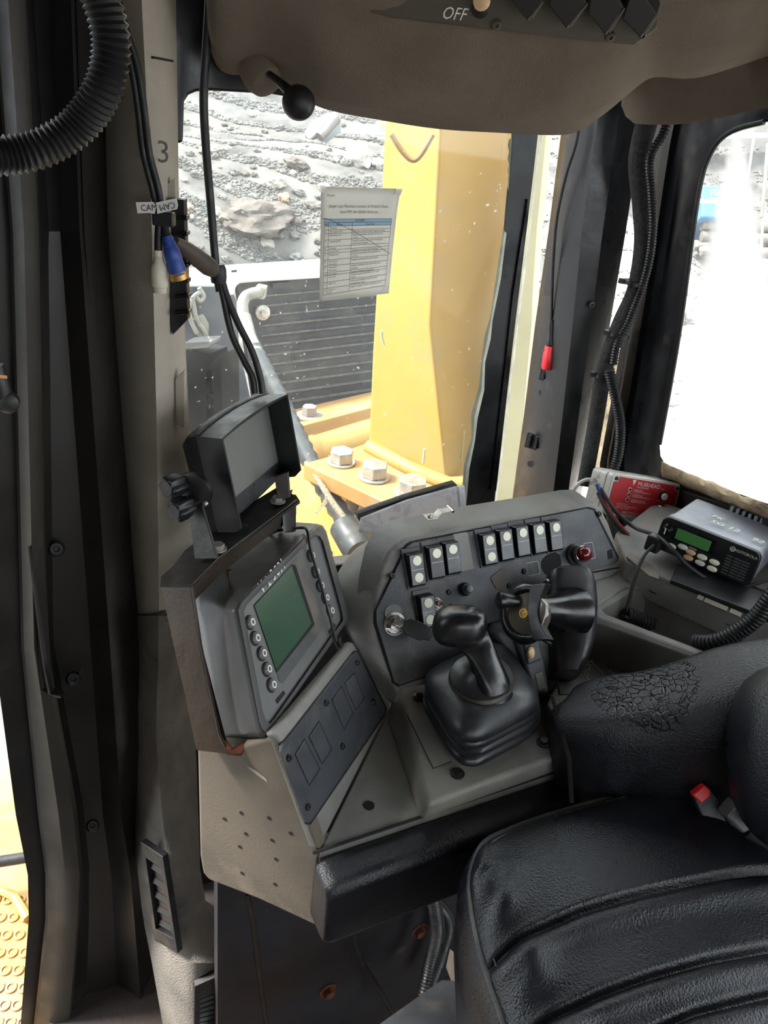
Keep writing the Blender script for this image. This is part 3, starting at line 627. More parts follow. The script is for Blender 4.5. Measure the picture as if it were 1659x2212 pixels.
# latch clip on the dash top
F = Fr(PD.hit(948, 1114, -0.01), FPn.x, Z)
cl = thing('latch_clip', F.o, 'bent bright metal latch clip screwed on top of the dash', 'clip')
MB().box(F, -0.022, -0.006, -0.010, 0.008, 0, 0.0015).build('foot', 'zinc', cl, bevel=0.0004)
MB().rings([[F(-0.006, -0.007, 0.001), F(-0.006, 0.006, 0.001)], [F(0.0, -0.007, 0.008), F(0.0, 0.006, 0.008)], [F(0.016, -0.006, 0.008), F(0.016, 0.006, 0.008)], [F(0.022, -0.006, 0.002), F(0.022, 0.006, 0.002)]], False, False).build('bridge', 'zinc', cl)
MB().tube([F(0.018, -0.008, 0.008), F(0.018, 0.009, 0.008)], 0.0022, 8).build('pin', 'chrome', cl)
screw(F(-0.015, -0.001, 0.0015), Z, 0.004, cl)

# ================================================================== DISPLAY, BRACKET, MONITOR
PDp = Pln(P(620, 1350, 0.93), dirv(104, 30))      # display face
dsp = thing('machine_display', PDp.hit(640, 1560), 'grey machine display with green screen and round buttons on steel bracket', 'display')
fo = [(513, 1318), (520, 1300), (535, 1284), (672, 1146), (686, 1133), (697, 1135), (705, 1148), (752, 1322), (753, 1338), (746, 1348), (590, 1572), (577, 1588), (566, 1578), (560, 1560)]
front = PDp.poly(fo, 0.0)
# housing goes back to the outline seen from the side
backo = [(406, 1312), (408, 1282), (418, 1262), (580, 1132), (626, 1127), (662, 1132), (684, 1160), (700, 1250), (700, 1300), (690, 1340), (560, 1570), (500, 1592), (470, 1592), (462, 1575)]
PDb = Pln(PDp.o - PDp.n * 0.085, PDp.n)
hs = MB(); back = PDb.poly(backo)
mid1 = [f - PDp.n * 0.004 + (f - sum(front, Vector()) / len(front)).normalized() * 0.003 for f in front]
hs.rings([back, [b.lerp(f, 0.86) for b, f in zip(back, mid1)], mid1, front], True, True)
hs.build('housing', 'display_grey', dsp, bevel=0.004, seg=3, ang=50)
cxy = (633, 1362)
def shr(pts, k): return [(cxy[0] + (x - cxy[0]) * k, cxy[1] + (y - cxy[1]) * k) for x, y in pts]
rim = MB(); i1 = PDp.poly(shr(fo, 0.90), 0.006); rim.rings([PDp.poly(fo, -0.001), PDp.poly(shr(fo, 0.975), 0.006), i1, PDp.poly(shr(fo, 0.885), 0.001)], True, False)
rim.build('rim', 'display_grey', dsp, ang=60)
fc = MB().prism(PDp.poly(shr(fo, 0.90), 0.0015), -PDp.n * 0.002).build('face', 'display_face', dsp)
win = [(549, 1306), (640, 1200), (657, 1205), (702, 1352), (700, 1362), (612, 1480), (604, 1476), (600, 1455)]
MB().prism(PDp.poly([(552, 1308), (642, 1203), (655, 1207), (699, 1352), (697, 1360), (611, 1476), (604, 1472)], 0.0022), -PDp.n * 0.0006).build('window_bevel', 'display_grey', dsp)
MB().prism(PDp.poly([(549, 1307), (632, 1219), (639, 1222), (680, 1349), (598, 1453)], 0.0026), -PDp.n * 0.0006).build('window_edge', 'black_matte', dsp)
MB().prism(PDp.poly([(550, 1308), (630, 1222), (673, 1347), (597, 1446)], 0.0032), -PDp.n * 0.0006).build('screen', 'screen_green', dsp)
def rbtn(x, y, r=0.0068):
    F = Fr(PDp.hit(x, y, 0.0015), dirv(16), PDp.n)
    o = MB().lathe(F, [(r * 1.28, -0.0005), (r * 1.28, 0.0006), (r * 1.1, 0.0006)], 20).build('button_socket', 'black_matte', fc)
    b = MB().lathe(F, [(r * 1.05, 0), (r * 1.05, 0.003), (r * 0.85, 0.0045)], 20).build('button', 'button_grey', dsp)
    MB().lathe(F, [(r * 0.62, 0.0045), (r * 0.62, 0.0052), (r * 0.36, 0.0052), (r * 0.36, 0.0045)], 20, False).build('button_ring', 'ring_white', b)
for x, y in ((539, 1345), (550, 1379), (564, 1412), (575, 1446), (585, 1480), (670, 1201), (680, 1236), (690, 1266), (701, 1292), (712, 1320)): rbtn(x, y)
MB().prism(PDp.poly([(596, 1512), (613, 1492), (617, 1498), (600, 1520)], 0.0024), -PDp.n * 0.0008).build('slot', 'black_matte', fc)
MB().prism(PDp.poly([(710, 1364), (722, 1346), (725, 1352), (713, 1370)], 0.0024), -PDp.n * 0.0008).build('slot', 'black_matte', fc)
for s_, x, y, x1, y1, sz in (('V', 567, 1284, 579, 1271, 0.020), ('2', 581, 1268, 590, 1258, 0.018), ('3', 592, 1255, 601, 1244, 0.019), ('0', 600, 1246, 608, 1237, 0.019), ('9', 607, 1239, 614, 1231, 0.019), ('1', 613, 1231, 620, 1223, 0.019)):
    Fq = PDp.frame(x, y, x1, y1, 0.0036); text_mb(MB(), s_, Fq, sz * 1.05, sx=0.8).build('handwriting', 'chalk', fc)
# cable tie around the display
zt = thing('cable_tie', PDp.hit(727, 1390, 0.006), 'black cable tie stretched down the right side of the machine display', 'cable tie')
MB().tube([PDb.hit(565, 1152), PDp.hit(610, 1145, -0.03), PDp.hit(652, 1140, -0.008), PDp.hit(664, 1148, 0.008), PDp.hit(672, 1190, 0.009), PDp.hit(695, 1268, 0.010), PDp.hit(712, 1330, 0.010), PDp.hit(726, 1386, 0.009)], 0.0020, 8, 6).build('strap', 'black_plastic', zt)
MB().box(Fr(PDp.hit(728, 1389, 0.006), dirv(16), PDp.n), -0.004, 0.004, -0.005, 0.005, 0, 0.007).build('tie_head', 'black_plastic', zt, bevel=0.001)
MB().box(Fr(PDp.hit(597, 1143, -0.04), dirv(16), Z), -0.004, 0.004, -0.004, 0.004, 0, 0.006).build('tie_lug', 'black_plastic', zt, bevel=0.001)
# brown steel cradle
br = thing('steel_cradle', PSide.hit(490, 1625), 'brown folded steel cradle holding the machine display, rusty at its edges', 'bracket')
PC = Pln(PDb.hit(440, 1450, -0.004), dirv(-165, 6))
fl = [(346, 1262), (412, 1268), (432, 1400), (474, 1592), (492, 1630), (424, 1620), (400, 1500), (372, 1380)]
MB().prism([P(346, 1262, 0.86), P(412, 1266, 0.845), P(432, 1400, 0.845), P(472, 1590, 0.845), P(492, 1630, 0.85), P(424, 1622, 0.865), P(398, 1500, 0.865), P(372, 1385, 0.86)], dirv(17) * 0.006).build('side_flange', 'steel_brown', br, bevel=0.0015)
MB().prism([P(346, 1262, 0.858), P(348, 1245, 0.865), P(372, 1225, 0.885), P(400, 1188, 0.935), P(500, 1112, 0.99), P(596, 1054, 1.045), P(640, 1070, 1.025), P(648, 1082, 1.01), P(470, 1205, 0.89), P(415, 1262, 0.842)], (0, 0, -0.004)).build('top_plate', 'steel_black', br)
MB().prism([P(413, 1258, 0.850), P(470, 1203, 0.898), P(640, 1079, 1.02), P(640, 1112, 1.03), P(478, 1238, 0.912), P(418, 1300, 0.868)], dirv(-75) * 0.003).build('rear_web', 'steel_brown', br)
MB().tube([P(415, 1262, 0.841), P(470, 1206, 0.888), P(640, 1080, 1.01)], 0.0012, 6).build('plate_edge', 'steel_brown', br)
MB().prism([P(468, 1590, 0.846), P(492, 1632, 0.848), P(520, 1634, 0.862), P(552, 1592, 0.875), P(545, 1588, 0.88), P(512, 1618, 0.868), P(498, 1618, 0.856), P(478, 1588, 0.852)], dirv(17) * 0.004).build('bottom_lip', 'rust', br, bevel=0.001)
F = Fr(P(494, 1238, 0.89), (1, 0, 0), Z); MB().tube([F(0, 0, 0.004), F(0.002, -0.002, -0.020)], 0.0032, 10).build('stud', 'steel_brown', br)
MB().lathe(Fr(P(530, 1135, 0.945), (1, 0, 0), Z), [(0.003, 0), (0.003, 0.0006)], 12).build('hole', 'black_matte', br)
MB().prism([P(610, 1095, 1.0), P(632, 1070, 1.03), P(632, 1150, 1.03), P(612, 1150, 1.0)], (0.004, 0.004, 0)).build('rear_leg', 'steel_black', br)
MB().prism([P(600, 1075, 1.02), P(625, 1060, 1.05), P(600, 1150, 1.05), P(588, 1155, 1.02)], (0.004, 0.006, 0)).build('rear_leg', 'steel_black', br)
# camera monitor with sun hood
PH = Pln(P(560, 1000, 0.94), dirv(104, 11)); FH = Fr(PH.o, dirv(14), PH.n)
mon = thing('camera_monitor', P(480, 1190, 0.92), 'black camera monitor with deep sun hood on a steel bracket', 'monitor')
# screen side outline in the plane of the hood mouth, arched top and bottom
def arch(pl_, h, tl, tr, br_, bl, bow_t, bow_b, n=8):
    o = []
    for k in range(n + 1):
        t = k / n; o.append(pl_.hit(tl[0] + (tr[0] - tl[0]) * t, tl[1] + (tr[1] - tl[1]) * t - bow_t * 4 * t * (1 - t), h))
    for k in range(n + 1):
        t = k / n; o.append(pl_.hit(br_[0] + (bl[0] - br_[0]) * t, br_[1] + (bl[1] - br_[1]) * t + bow_b * 4 * t * (1 - t), h))
    return o
mouth = arch(PH, 0, (479, 948), (622, 851), (650, 1020), (521, 1143), 10, 4)
face = arch(PH, -0.040, (424, 942), (572, 852), (606, 1030), (470, 1150), 12, 6)
rear = arch(PH, -0.066, (402, 944), (560, 850), (590, 1032), (455, 1160), 12, 6)
rear2 = arch(PH, -0.085, (392, 960), (548, 862), (580, 1020), (440, 1145), 10, 6)
MB().rings([face, rear, rear2], True, True).build('case', 'black_plastic', mon, bevel=0.003, ang=50)
seamr = [p + (p - sum(rear, Vector()) / len(rear)).normalized() * 0.0015 for p in face]
hood = MB(); cm = sum(mouth, Vector()) / len(mouth); n9 = 9
outer = mouth; innr = [p + (cm - p).normalized() * 0.004 for p in mouth]; facei = [p + (cm - PH.n * 0.04 - p).normalized() * 0.004 for p in face]
def hoodpart(idx):
    hood.rings([[face[i] for i in idx], [outer[i] for i in idx], [innr[i] for i in idx], [facei[i] for i in idx]], False, False)
hoodpart(list(range(0, 9)))                                   # arched roof
# right cheek
ck = [PH.hit(622, 851, 0), PH.hit(651, 1015, 0), PH.hit(640, 1027, 0), PH.hit(612, 1030, -0.004), face[9] , face[8]]
hood.prism(ck, -FH.x * 0.004)
ck = [PH.hit(479, 948, 0), PH.hit(521, 1143, 0), PH.hit(508, 1150, -0.006), face[17], face[0]]
hood.prism(ck, FH.x * 0.003)
hood.build('sun_hood', 'black_plastic', mon, bevel=0.001, ang=40)
hood2 = MB().tube([p + PH.n * 0.001 for p in face[:9]], 0.003, 8, 3).build('joint_bead', 'rubber_hose', mon)
PS = Pln(PH.o - PH.n * 0.036, PH.n)
sq = [p + PH.n * 0.002 for p in facei]; cs = sum(sq, Vector()) / len(sq)
MB().prism([cs + (p - cs) * 0.99 for p in sq], PH.n * 0.001).build('screen_bezel', 'screen_dark', mon)
# grey glass: upper four fifths of the opening
u0 = [sq[0].lerp(sq[17], 0.02), sq[8].lerp(sq[9], 0.02), sq[8].lerp(sq[9], 0.80), sq[0].lerp(sq[17], 0.80)]
MB().prism([p + PH.n * 0.0012 for p in u0], PH.n * 0.0006).build('screen', 'screen_grey', mon)
# bracket arms, knobs, foot
MB().prism([P(398, 1040, 0.875), P(425, 1055, 0.87), P(470, 1208, 0.868), P(420, 1208, 0.885), P(410, 1120, 0.885)], dirv(14) * 0.004).build('bracket_arm', 'steel_black', mon, bevel=0.001)
MB().prism([P(592, 1030, 0.99), P(622, 1020, 0.99), P(626, 1075, 1.0), P(600, 1085, 1.0)], dirv(14) * 0.004).build('bracket_arm', 'steel_brown', mon, bevel=0.001)
MB().lathe(Fr(P(418, 1060, 0.872), dirv(104), dirv(-166)), [(0.022, -0.004), (0.022, 0.002), (0.014, 0.006)], 20).build('pivot', 'black_plastic', mon)
for x, y in ((379, 1047), (395, 1096)):
    F = Fr(P(x + 8, y - 2, 0.866), dirv(104), dirv(-152, 4)); ring = []
    for r_, h_ in ((0.010, -0.004), (0.012, 0.004), (0.012, 0.016), (0.010, 0.019)):
        ring.append([F((r_ + 0.0016 * math.cos(6 * a_)) * math.cos(a_), (r_ + 0.0016 * math.cos(6 * a_)) * math.sin(a_), h_) for a_ in [2 * math.pi * i / 36 for i in range(36)]])
    kn = MB().rings(ring).build('clamp_knob', 'black_plastic', mon, ang=50)
    MB().lathe(F, [(0.0085, 0.018), (0.0085, 0.0205), (0.007, 0.0205)], 20).build('knob_cap', 'steel_black', kn)
for x, y, d in ((471, 1186, 0.893), (600, 1083, 1.005)):
    hexbolt(Fr(P(x, y, d), (1, 0, 0), Z), 0.0075, 0.007, br, 'zinc', 'bolt', 1.35)
screw(P(443, 1088, 0.868), dirv(-150), 0.003, mon)
# black steel box outside beyond the pillar
bo = thing('outer_bracket', W(440, 965, 1.20), 'black angular steel bracket outside the windscreen beside the pillar', 'bracket')
MB().prism([W(395, 752, 1.2), W(450, 765, 1.2), W(452, 790, 1.2), W(476, 765, 1.2), W(480, 940, 1.2), W(395, 985, 1.2)], (0.02, 0.05, 0)).build('plate', 'black_matte', bo, bevel=0.002)
MB().prism([W(392, 742, 1.18), W(455, 738, 1.2), W(450, 752, 1.18), W(392, 757, 1.18)], (0.01, 0.04, 0)).build('cap', 'steel_black', bo, bevel=0.002)
MB().prism([W(446, 800, 1.19), W(460, 800, 1.19), W(462, 925, 1.19), W(448, 925, 1.19)], (0, -0.004, 0)).build('rib', 'black_gloss', bo)

# ================================================================== JOYSTICK
jo = thing('blade_joystick', T(1050, 1560, ZB), 'black joystick with mushroom grip rising from ribbed rubber boot', 'joystick')
def sqring(cx, cz, pts, n=8, k=0.30):
    """rounded quad ring through 4 corner points (Vectors)"""
    o = []; m = len(pts)
    for i in range(m):
        p0, p1, p2 = pts[i - 1], pts[i], pts[(i + 1) % m]; a = p1.lerp(p0, k); b = p1.lerp(p2, k)
        for q in range(n + 1):
            t = q / n; o.append(a.lerp(p1, t).lerp(p1.lerp(b, t), t))
    return o
bl = [T(x, y, ZB) for x, y in ((906, 1520), (1000, 1680), (1172, 1585), (1080, 1440))]
bc = sum(bl, Vector()) / 4; bl = [bc + (p - bc) * 1.07 for p in bl]
def bring(sc_, h, dx=0.0, dy=0.0): return sqring(0, 0, [bc + (p - bc) * sc_ + Z * h + Vector((dx, dy, 0)) for p in bl])
jt = P(1040, 1462, 0.965); ctop = Vector((jt.x, jt.y, 0)) - Vector((bc.x, bc.y, 0))
prof = [(0.90, -0.001), (0.90, 0.012), (1.00, 0.016), (1.03, 0.021), (1.00, 0.026), (0.955, 0.028), (0.955, 0.031), (0.99, 0.034), (1.0, 0.038), (0.975, 0.043), (0.93, 0.045), (0.93, 0.048), (0.965, 0.051), (0.97, 0.055), (0.945, 0.060), (0.915, 0.062), (0.91, 0.064), (0.95, 0.067), (0.95, 0.074), (0.90, 0.081), (0.78, 0.088), (0.62, 0.094), (0.50, 0.097)]
zt_ = jt.z - ZB
boot = [bring(s_, h * zt_ / 0.106, ctop.x * (max(0, h) / 0.102) ** 1.5, ctop.y * (max(0, h) / 0.102) ** 1.5) for s_, h in prof]
MB().rings(boot).build('boot', 'rubber_boot', jo, ang=48)
ax = (Z * 0.9 + dirv(-30) * 0.2 + dirv(180) * 0.28).normalized(); Fj = Fr(jt, A, ax)
MB().lathe(Fj, [(0.040, -0.010), (0.041, -0.004), (0.038, 0.001), (0.030, 0.002)], 36).build('retaining_ring', 'steel_brown', jo)
MB().lathe(Fj, [(0.0385, -0.004), (0.0385, 0.002), (0.030, 0.003), (0.020, 0.008), (0.014, 0.014)], 36).build('skirt', 'rubber_boot', jo)
# grip: stem sections then mushroom head
def ell(c, u, v, a, b, n=20, e=2.4):
    o = []
    for k in range(n):
        t = 2 * math.pi * k / n; cu, su = math.cos(t), math.sin(t)
        o.append(c + u * (a * math.copysign(abs(cu) ** (2 / e), cu)) + v * (b * math.copysign(abs(su) ** (2 / e), su)))
    return o
uL = A; vL = (B * 0.9 + Z * 0.2).normalized()
dj = 0.965
stem = [(1068, 1488, .0225, .022, .955), (1064, 1464, .0215, .021, .952), (1052, 1436, .0205, .019, .952), (1038, 1408, .0215, .019, .955), (1024, 1385, .024, .021, .957), (1010, 1368, .027, .022, .96)]
MB().rings([ell(P(x, y, d_), uL, vL, a_, b_) for x, y, a_, b_, d_ in stem]).build('stem', 'black_gloss', jo, ang=70)
hc = P(993, 1352, dj); hu = (P(1052, 1356, dj) - P(936, 1352, dj)).normalized(); hn = (up * 0.95 + fwd * -0.3).normalized(); hn = (hn - hu * hn.dot(hu)).normalized(); hv = hu.cross(hn)
rs = []
for k in range(15):
    ph = -math.pi / 2 + math.pi * k / 14; cz = math.sin(ph); cr = max(0.02, math.cos(ph)) ** 0.62
    skew = 0.004 * cz
    rs.append(ell(hc + hn * (0.0245 * (abs(cz) ** 0.85 * (1 if cz > 0 else -1))) + hu * (0.003 * cz), hu, hv, 0.034 * cr, 0.026 * cr, 24, 2.5))
MB().rings(rs).build('grip_head', 'black_gloss', jo, ang=80)

# ================================================================== RIPPER CONTROL
rc = thing('ripper_control', P(1220, 1470, 1.10), 'black twist-grip control with crescent handle and olive face on pedestal', 'lever')
dr = 1.10
# tall black pod: stacked sections following its outline
pod_rows = [(1232, 1198, 1262), (1245, 1180, 1275), (1270, 1172, 1284), (1310, 1172, 1287), (1360, 1180, 1284), (1400, 1186, 1276), (1430, 1190, 1266), (1460, 1190, 1250)]
rs = []
for y, x0, x1 in pod_rows:
    c = P((x0 + x1) / 2, y, dr + (0.012 if y < 1300 else 0.012 - 0.0003 * (y - 1300))); hw = (x1 - x0) / 2 * dr / FPX
    rs.append(ell(c, right, (fwd * 0.9 - up * 0.43).normalized(), hw, 0.036 if y > 1240 else 0.02, 24, 3.2))
MB().rings(rs).build('pod', 'black_plastic', rc, ang=70)
a0, a1 = P(1232, 1322, dr - 0.03), P(1150, 1318, dr - 0.065); axd = (a1 - a0).normalized(); Fa = Fr(a0, Z, axd)
MB().lathe(Fa, [(0.034, -0.012), (0.032, 0.0), (0.026, 0.02), (0.021, 0.045), (0.020, 0.062)], 28).build('arm', 'black_gloss', rc)
fc_ = P(1138, 1326, dr - 0.085); Fc = Fr(fc_, (P(1185, 1326, dr - 0.085) - fc_), (CAM - fc_).normalized() * 0.75 - right * 0.55 + up * 0.1)
MB().lathe(Fc, [(0.030, -0.010), (0.030, 0.0), (0.028, 0.003)], 32).build('face_plate', 'olive_face', rc)
pts = [Fc(0.033 * math.cos(a_), 0.033 * math.sin(a_), 0.0) for a_ in [math.radians(55 + 250 * i / 24) for i in range(25)]]
horn0 = [Fc(0.036, 0.040, 0.004), Fc(0.028, 0.036, 0.002)]; horn1 = [Fc(0.026, -0.036, 0.002), Fc(0.036, -0.042, 0.004)]
MB().tube(horn0 + pts + horn1, lambda t: 0.0022 + 0.0052 * min(1, 5 * min(t, 1 - t)), 10, 2).build('crescent_rim', 'black_gloss', rc)
cres = []
for i in range(13):
    t = i / 12; y_ = 0.036 - 0.072 * t; xi = 0.012 - 0.006 * math.sin(math.pi * t) ; xo = 0.034 - 0.014 * math.sin(math.pi * t)
    cres.append([Fc(xi, y_, -0.006), Fc(xi, y_, 0.008), Fc(xo, y_, 0.006), Fc(xo, y_, -0.008)])
MB().rings(cres).build('thumb_crescent', 'black_gloss', rc, bevel=0.001, ang=50)
MB().lathe(Fc, [(0.0095, 0), (0.0095, 0.006)], 20).build('hub', 'olive_face', rc)
MB().lathe(Fc, [(0.0065, 0.006), (0.0065, 0.0085), (0.0045, 0.0085), (0.0045, 0.0065)], 20).build('hub_ring', 'gold', rc)
MB().box(Fr(Fc(0, 0, 0.0068), Fc.x, Fc.z), -0.0035, 0.0035, -0.0007, 0.0007, 0, 0.001).build('hub_slot', 'gold', rc)
kb0, kb1 = P(1118, 1298, dr - 0.075), P(1080, 1296, dr - 0.08); Fk2 = Fr(kb0, Z, kb1 - kb0)
MB().lathe(Fk2, [(0.008, 0), (0.009, 0.010), (0.0105, 0.016), (0.0115, 0.020), (0.0115, 0.026), (0.009, 0.028)], 20).build('side_knob', 'black_gloss', rc)
pd_ = [P(x, y, 1.085) for x, y in ((1052, 1352), (1110, 1346), (1190, 1345), (1268, 1400), (1256, 1440), (1216, 1474), (1196, 1512), (1130, 1530), (1085, 1440))]
MB().prism(pd_, fwd * 0.09).build('pedestal', 'switch_panel', rc, bevel=0.016, seg=4)
# stepped foot of the pedestal with cream button
ft = MB(); q = [(1110, 1372), (1160, 1366), (1180, 1440), (1186, 1500), (1150, 1500), (1130, 1430)]
ft.prism([P(x, y, 1.045) for x, y in q], fwd * 0.05).build('foot_ramp', 'switch_panel', rc, bevel=0.006, seg=3)
ft2 = MB().prism([P(x, y, 1.037) for x, y in ((1130, 1388), (1163, 1382), (1172, 1425), (1140, 1438))], fwd * 0.02).build('button_boss', 'switch_panel', rc, bevel=0.003)
MB().rings([ell(P(1147, 1410, 1.036 - 0.004 * k), right, up, (0.0052, 0.0050, 0.003)[k], (0.0085, 0.008, 0.005)[k], 16, 2) for k in range(3)]).build('trigger_button', 'amber', rc, ang=70)
MB().prism([P(x, y, 1.044) for x, y in ((1155, 1455), (1172, 1450), (1180, 1488), (1163, 1492))], fwd * 0.004).build('recess_tab', 'console', rc, bevel=0.001)

# ================================================================== RIGHT CONSOLE
ZR = 0.655                                        # rim of the storage bin
PZR = Pln((0, 0, ZR), Z)
rcn = thing('right_console', T(1450, 1500, 0.50), 'worn grey plastic side console with deep storage bin beside the armrest', 'console')
# bin: outer wall towards the seat, level rim, cavity
rim_o = [(1262, 1318), (1350, 1262), (1405, 1262), (1690, 1370), (1760, 1410), (1600, 1440), (1548, 1432), (1290, 1340)]
rim_i = [(1300, 1316), (1368, 1278), (1398, 1275), (1640, 1372), (1690, 1395), (1590, 1422), (1552, 1416), (1310, 1326)]
flo = [p - Z * 0.060 for p in [T(x, y, ZR) for x, y in rim_i]]; fcn = sum(flo, Vector()) / 8; flo = [fcn + (p - fcn) * 0.86 for p in flo]
bn = MB(); ri = [T(x, y, ZR) for x, y in rim_i]; ro = [T(x, y, ZR) for x, y in rim_o]
bn.rings([[p - Z * 0.16 for p in ro], [p - Z * 0.006 for p in ro], [p.lerp(q, .35) for p, q in zip(ro, ri)], ri, [p - Z * 0.006 for p in ri], flo], True, True)
bn.build('storage_bin', 'console', rcn, bevel=0.003, ang=50)
# shelf behind the bin, running from the dash to the rear
ZS = 0.690
sh1 = [(1300, 1240), (1350, 1180), (1800, 1340), (1800, 1440), (1420, 1280), (1350, 1262)]
MB().prism([T(x, y, ZR + 0.004) for x, y in ((1225, 1330), (1290, 1235), (1350, 1215), (1470, 1262), (1900, 1440), (1900, 1500), (1690, 1392), (1405, 1268), (1352, 1266), (1262, 1330))], (0, 0, -0.12)).build('shelf', 'console', rcn, bevel=0.004)
MB().prism([T(x, y, ZR - 0.07) for x, y in ((1180, 1520), (1240, 1400), (1290, 1345), (1560, 1440), (1700, 1500), (1500, 1600), (1220, 1600))], (0, 0, -0.05)).build('lower_deck', 'console', rcn, bevel=0.003)
# raised rear ledge with textured lid
led = [(1350, 1212), (1345, 1120), (1900, 1290), (1900, 1440), (1470, 1258)]
MB().prism([T(x, y, ZS) for x, y in ((1352, 1212), (1330, 1150), (1420, 1080), (1900, 1240), (1900, 1430), (1560, 1305))], (0, 0, -0.05)).build('ledge', 'console', rcn, bevel=0.004)
PSt = Pln((0, 0, ZS + 0.002), Z)
MB().prism(PSt.poly([(1448, 1252), (1462, 1218), (1500, 1215), (1900, 1370), (1900, 1440), (1700, 1350)], 0.006), (0, 0, -0.008)).build('textured_lid', 'rubber_boot', rcn, bevel=0.002)
for k, (x0, y0, x1, y1) in enumerate(((1505, 1292, 1518, 1298), (1520, 1299, 1570, 1320), (1575, 1322, 1600, 1333))):
    MB().prism(PSt.poly([(x0, y0), (x0 + 4, y0 - 9), (x1 + 4, y1 - 9), (x1, y1)], 0.001), (0, 0, -0.003)).build('worn_strip', 'console_beige', rcn, bevel=0.0008)
MB().prism([T(x, y, ZS + 0.0015) for x, y in ((1352, 1205), (1362, 1196), (1405, 1222), (1425, 1240), (1422, 1254), (1400, 1246))], (0, 0, 0.003)).build('peeling_edge', 'console_beige', rcn, bevel=0.001)
for x, y, z in ((1416, 1274, ZR + 0.004), (1575, 1341, ZR + 0.006)):
    F = Fr(T(x, y, z), (1, 0, 0), Z); o = MB().lathe(F, [(0.0125, 0), (0.0125, 0.0012), (0.010, 0.0012)], 20).build('latch_socket', 'black_matte', rcn)
    MB().lathe(F, [(0.009, 0), (0.009, 0.004), (0.0075, 0.005)], 20).build('latch_head', 'console_beige', o)
# instruction sticker and scraped paint on the lower deck
PLd = Pln((0, 0, ZR - 0.07), Z)
stk = MB().prism(PLd.poly([(1205, 1475), (1235, 1440), (1275, 1418), (1330, 1420), (1345, 1470), (1330, 1500), (1210, 1500)], 0.001), (0, 0, 0.0006)).build('instruction_sticker', 'sticker', rcn)
for l in ([(1250, 1436), (1272, 1470)], [(1276, 1427), (1305, 1458)], [(1208, 1468), (1250, 1440), (1285, 1424)], [(1215, 1452), (1226, 1448), (1222, 1462)], [(1262, 1435), (1276, 1436), (1270, 1448), (1284, 1450)], [(1262, 1446), (1272, 1458)], [(1298, 1428), (1304, 1438), (1312, 1432)], [(1316, 1448), (1328, 1456)], [(1305, 1462), (1330, 1460)]):
    MB().tube(PLd.poly(l, 0.0022), 0.0005, 5).build('drawn_line', 'ring_white', stk)
MB().prism(PLd.poly([(1318, 1420), (1350, 1420), (1425, 1448), (1420, 1475), (1350, 1465)], 0.001), (0, 0, 0.0005)).build('scraped_patch', 'worn_pad', rcn)

# ================================================================== RADIO
rdo = thing('two_way_radio', T(1580, 1262, ZS + 0.008), 'grey two-way radio with green display and speaker slots on the ledge', 'radio')
r0, r1 = T(1410, 1182, ZS + 0.014), T(1618, 1270, ZS + 0.014); Xr = (r1 - r0); Lr = Xr.length; Xr.normalize()
nf = Xr.cross(Z); nf = nf if nf.dot(CAM - r0) > 0 else -nf
Fr_ = Fr(r0, Xr, (nf + Z * 0.10).normalized()); Hr = 0.056
rad = MB().prism(rrect(Fr_, Lr / 2, Hr / 2, Lr / 2, Hr / 2, 0.012, 0.0), Fr_.z * -0.010).build('front', 'black_plastic', rdo, bevel=0.002)
MB().prism(rrect(Fr_, Lr / 2, Hr / 2, Lr / 2 - 0.001, Hr / 2 - 0.0005, 0.010, -0.010), Fr_.z * -0.016).build('front_shell', 'radio_grey', rdo, bevel=0.001)
MB().prism(rrect(Fr_, Lr / 2, Hr / 2 - 0.001, Lr / 2 - 0.003, Hr / 2 - 0.003, 0.006, -0.027), Fr_.z * -0.115).build('chassis', 'radio_grey', rdo, bevel=0.002)
for k in range(9):
    a = Lr * (0.40 + 0.065 * k)
    MB().box(Fr_, a, a + 0.005, Hr - 0.006, Hr + 0.004, -0.150, -0.138).build('cooling_fin', 'radio_grey', rdo, bevel=0.001)
MB().prism(rrect(Fr_, Lr * 0.36, Hr * 0.66, Lr * 0.215, Hr * 0.20, 0.002, 0.0005), Fr_.z * 0.0006).build('display_frame', 'black_gloss', rdo)
MB().prism(rrect(Fr_, Lr * 0.355, Hr * 0.66, Lr * 0.175, Hr * 0.155, 0.001, 0.0012), Fr_.z * 0.0005).build('display', 'radio_green', rdo)
F = Fr(Fr_(Lr * 0.085, Hr * 0.66, 0.0), Fr_.x, Fr_.z); vk = MB().lathe(F, [(0.0095, 0), (0.0095, 0.003), (0.007, 0.004), (0.0065, 0.010), (0.005, 0.011)], 18).build('volume_knob', 'black_gloss', rdo)
MB().box(F, -0.0008, 0.0008, -0.005, 0.005, 0.0108, 0.0116).build('knob_mark', 'ring_white', vk)
for a, b, m_ in ((0.175, 0.25, 'lens_cream'), (0.285, 0.36, 'ring_white'), (0.375, 0.30, 'amber'), (0.37, 0.13, 'amber'), (0.495, 0.30, 'lens_cream'), (0.495, 0.12, 'ring_white'), (0.62, 0.30, 'lens_cream'), (0.62, 0.10, 'lens_cream')):
    c = Fr_(Lr * a, Hr * b, 0); MB().rings([ell(c + Fr_.z * h, Fr_.x, Fr_.y, 0.0075 * k, 0.0042 * k, 16, 2.2) for h, k in ((0, 1), (0.002, 1), (0.003, 0.75))]).build('key', m_, rdo, ang=60)
for i in range(3):
    for j in range(7):
        MB().box(Fr_, Lr * (0.705 + 0.075 * i), Lr * (0.765 + 0.082 * i), Hr * (0.10 + 0.083 * j), Hr * (0.135 + 0.083 * j), -0.0005, 0.0008).build('speaker_slot', 'display_grey', rdo)
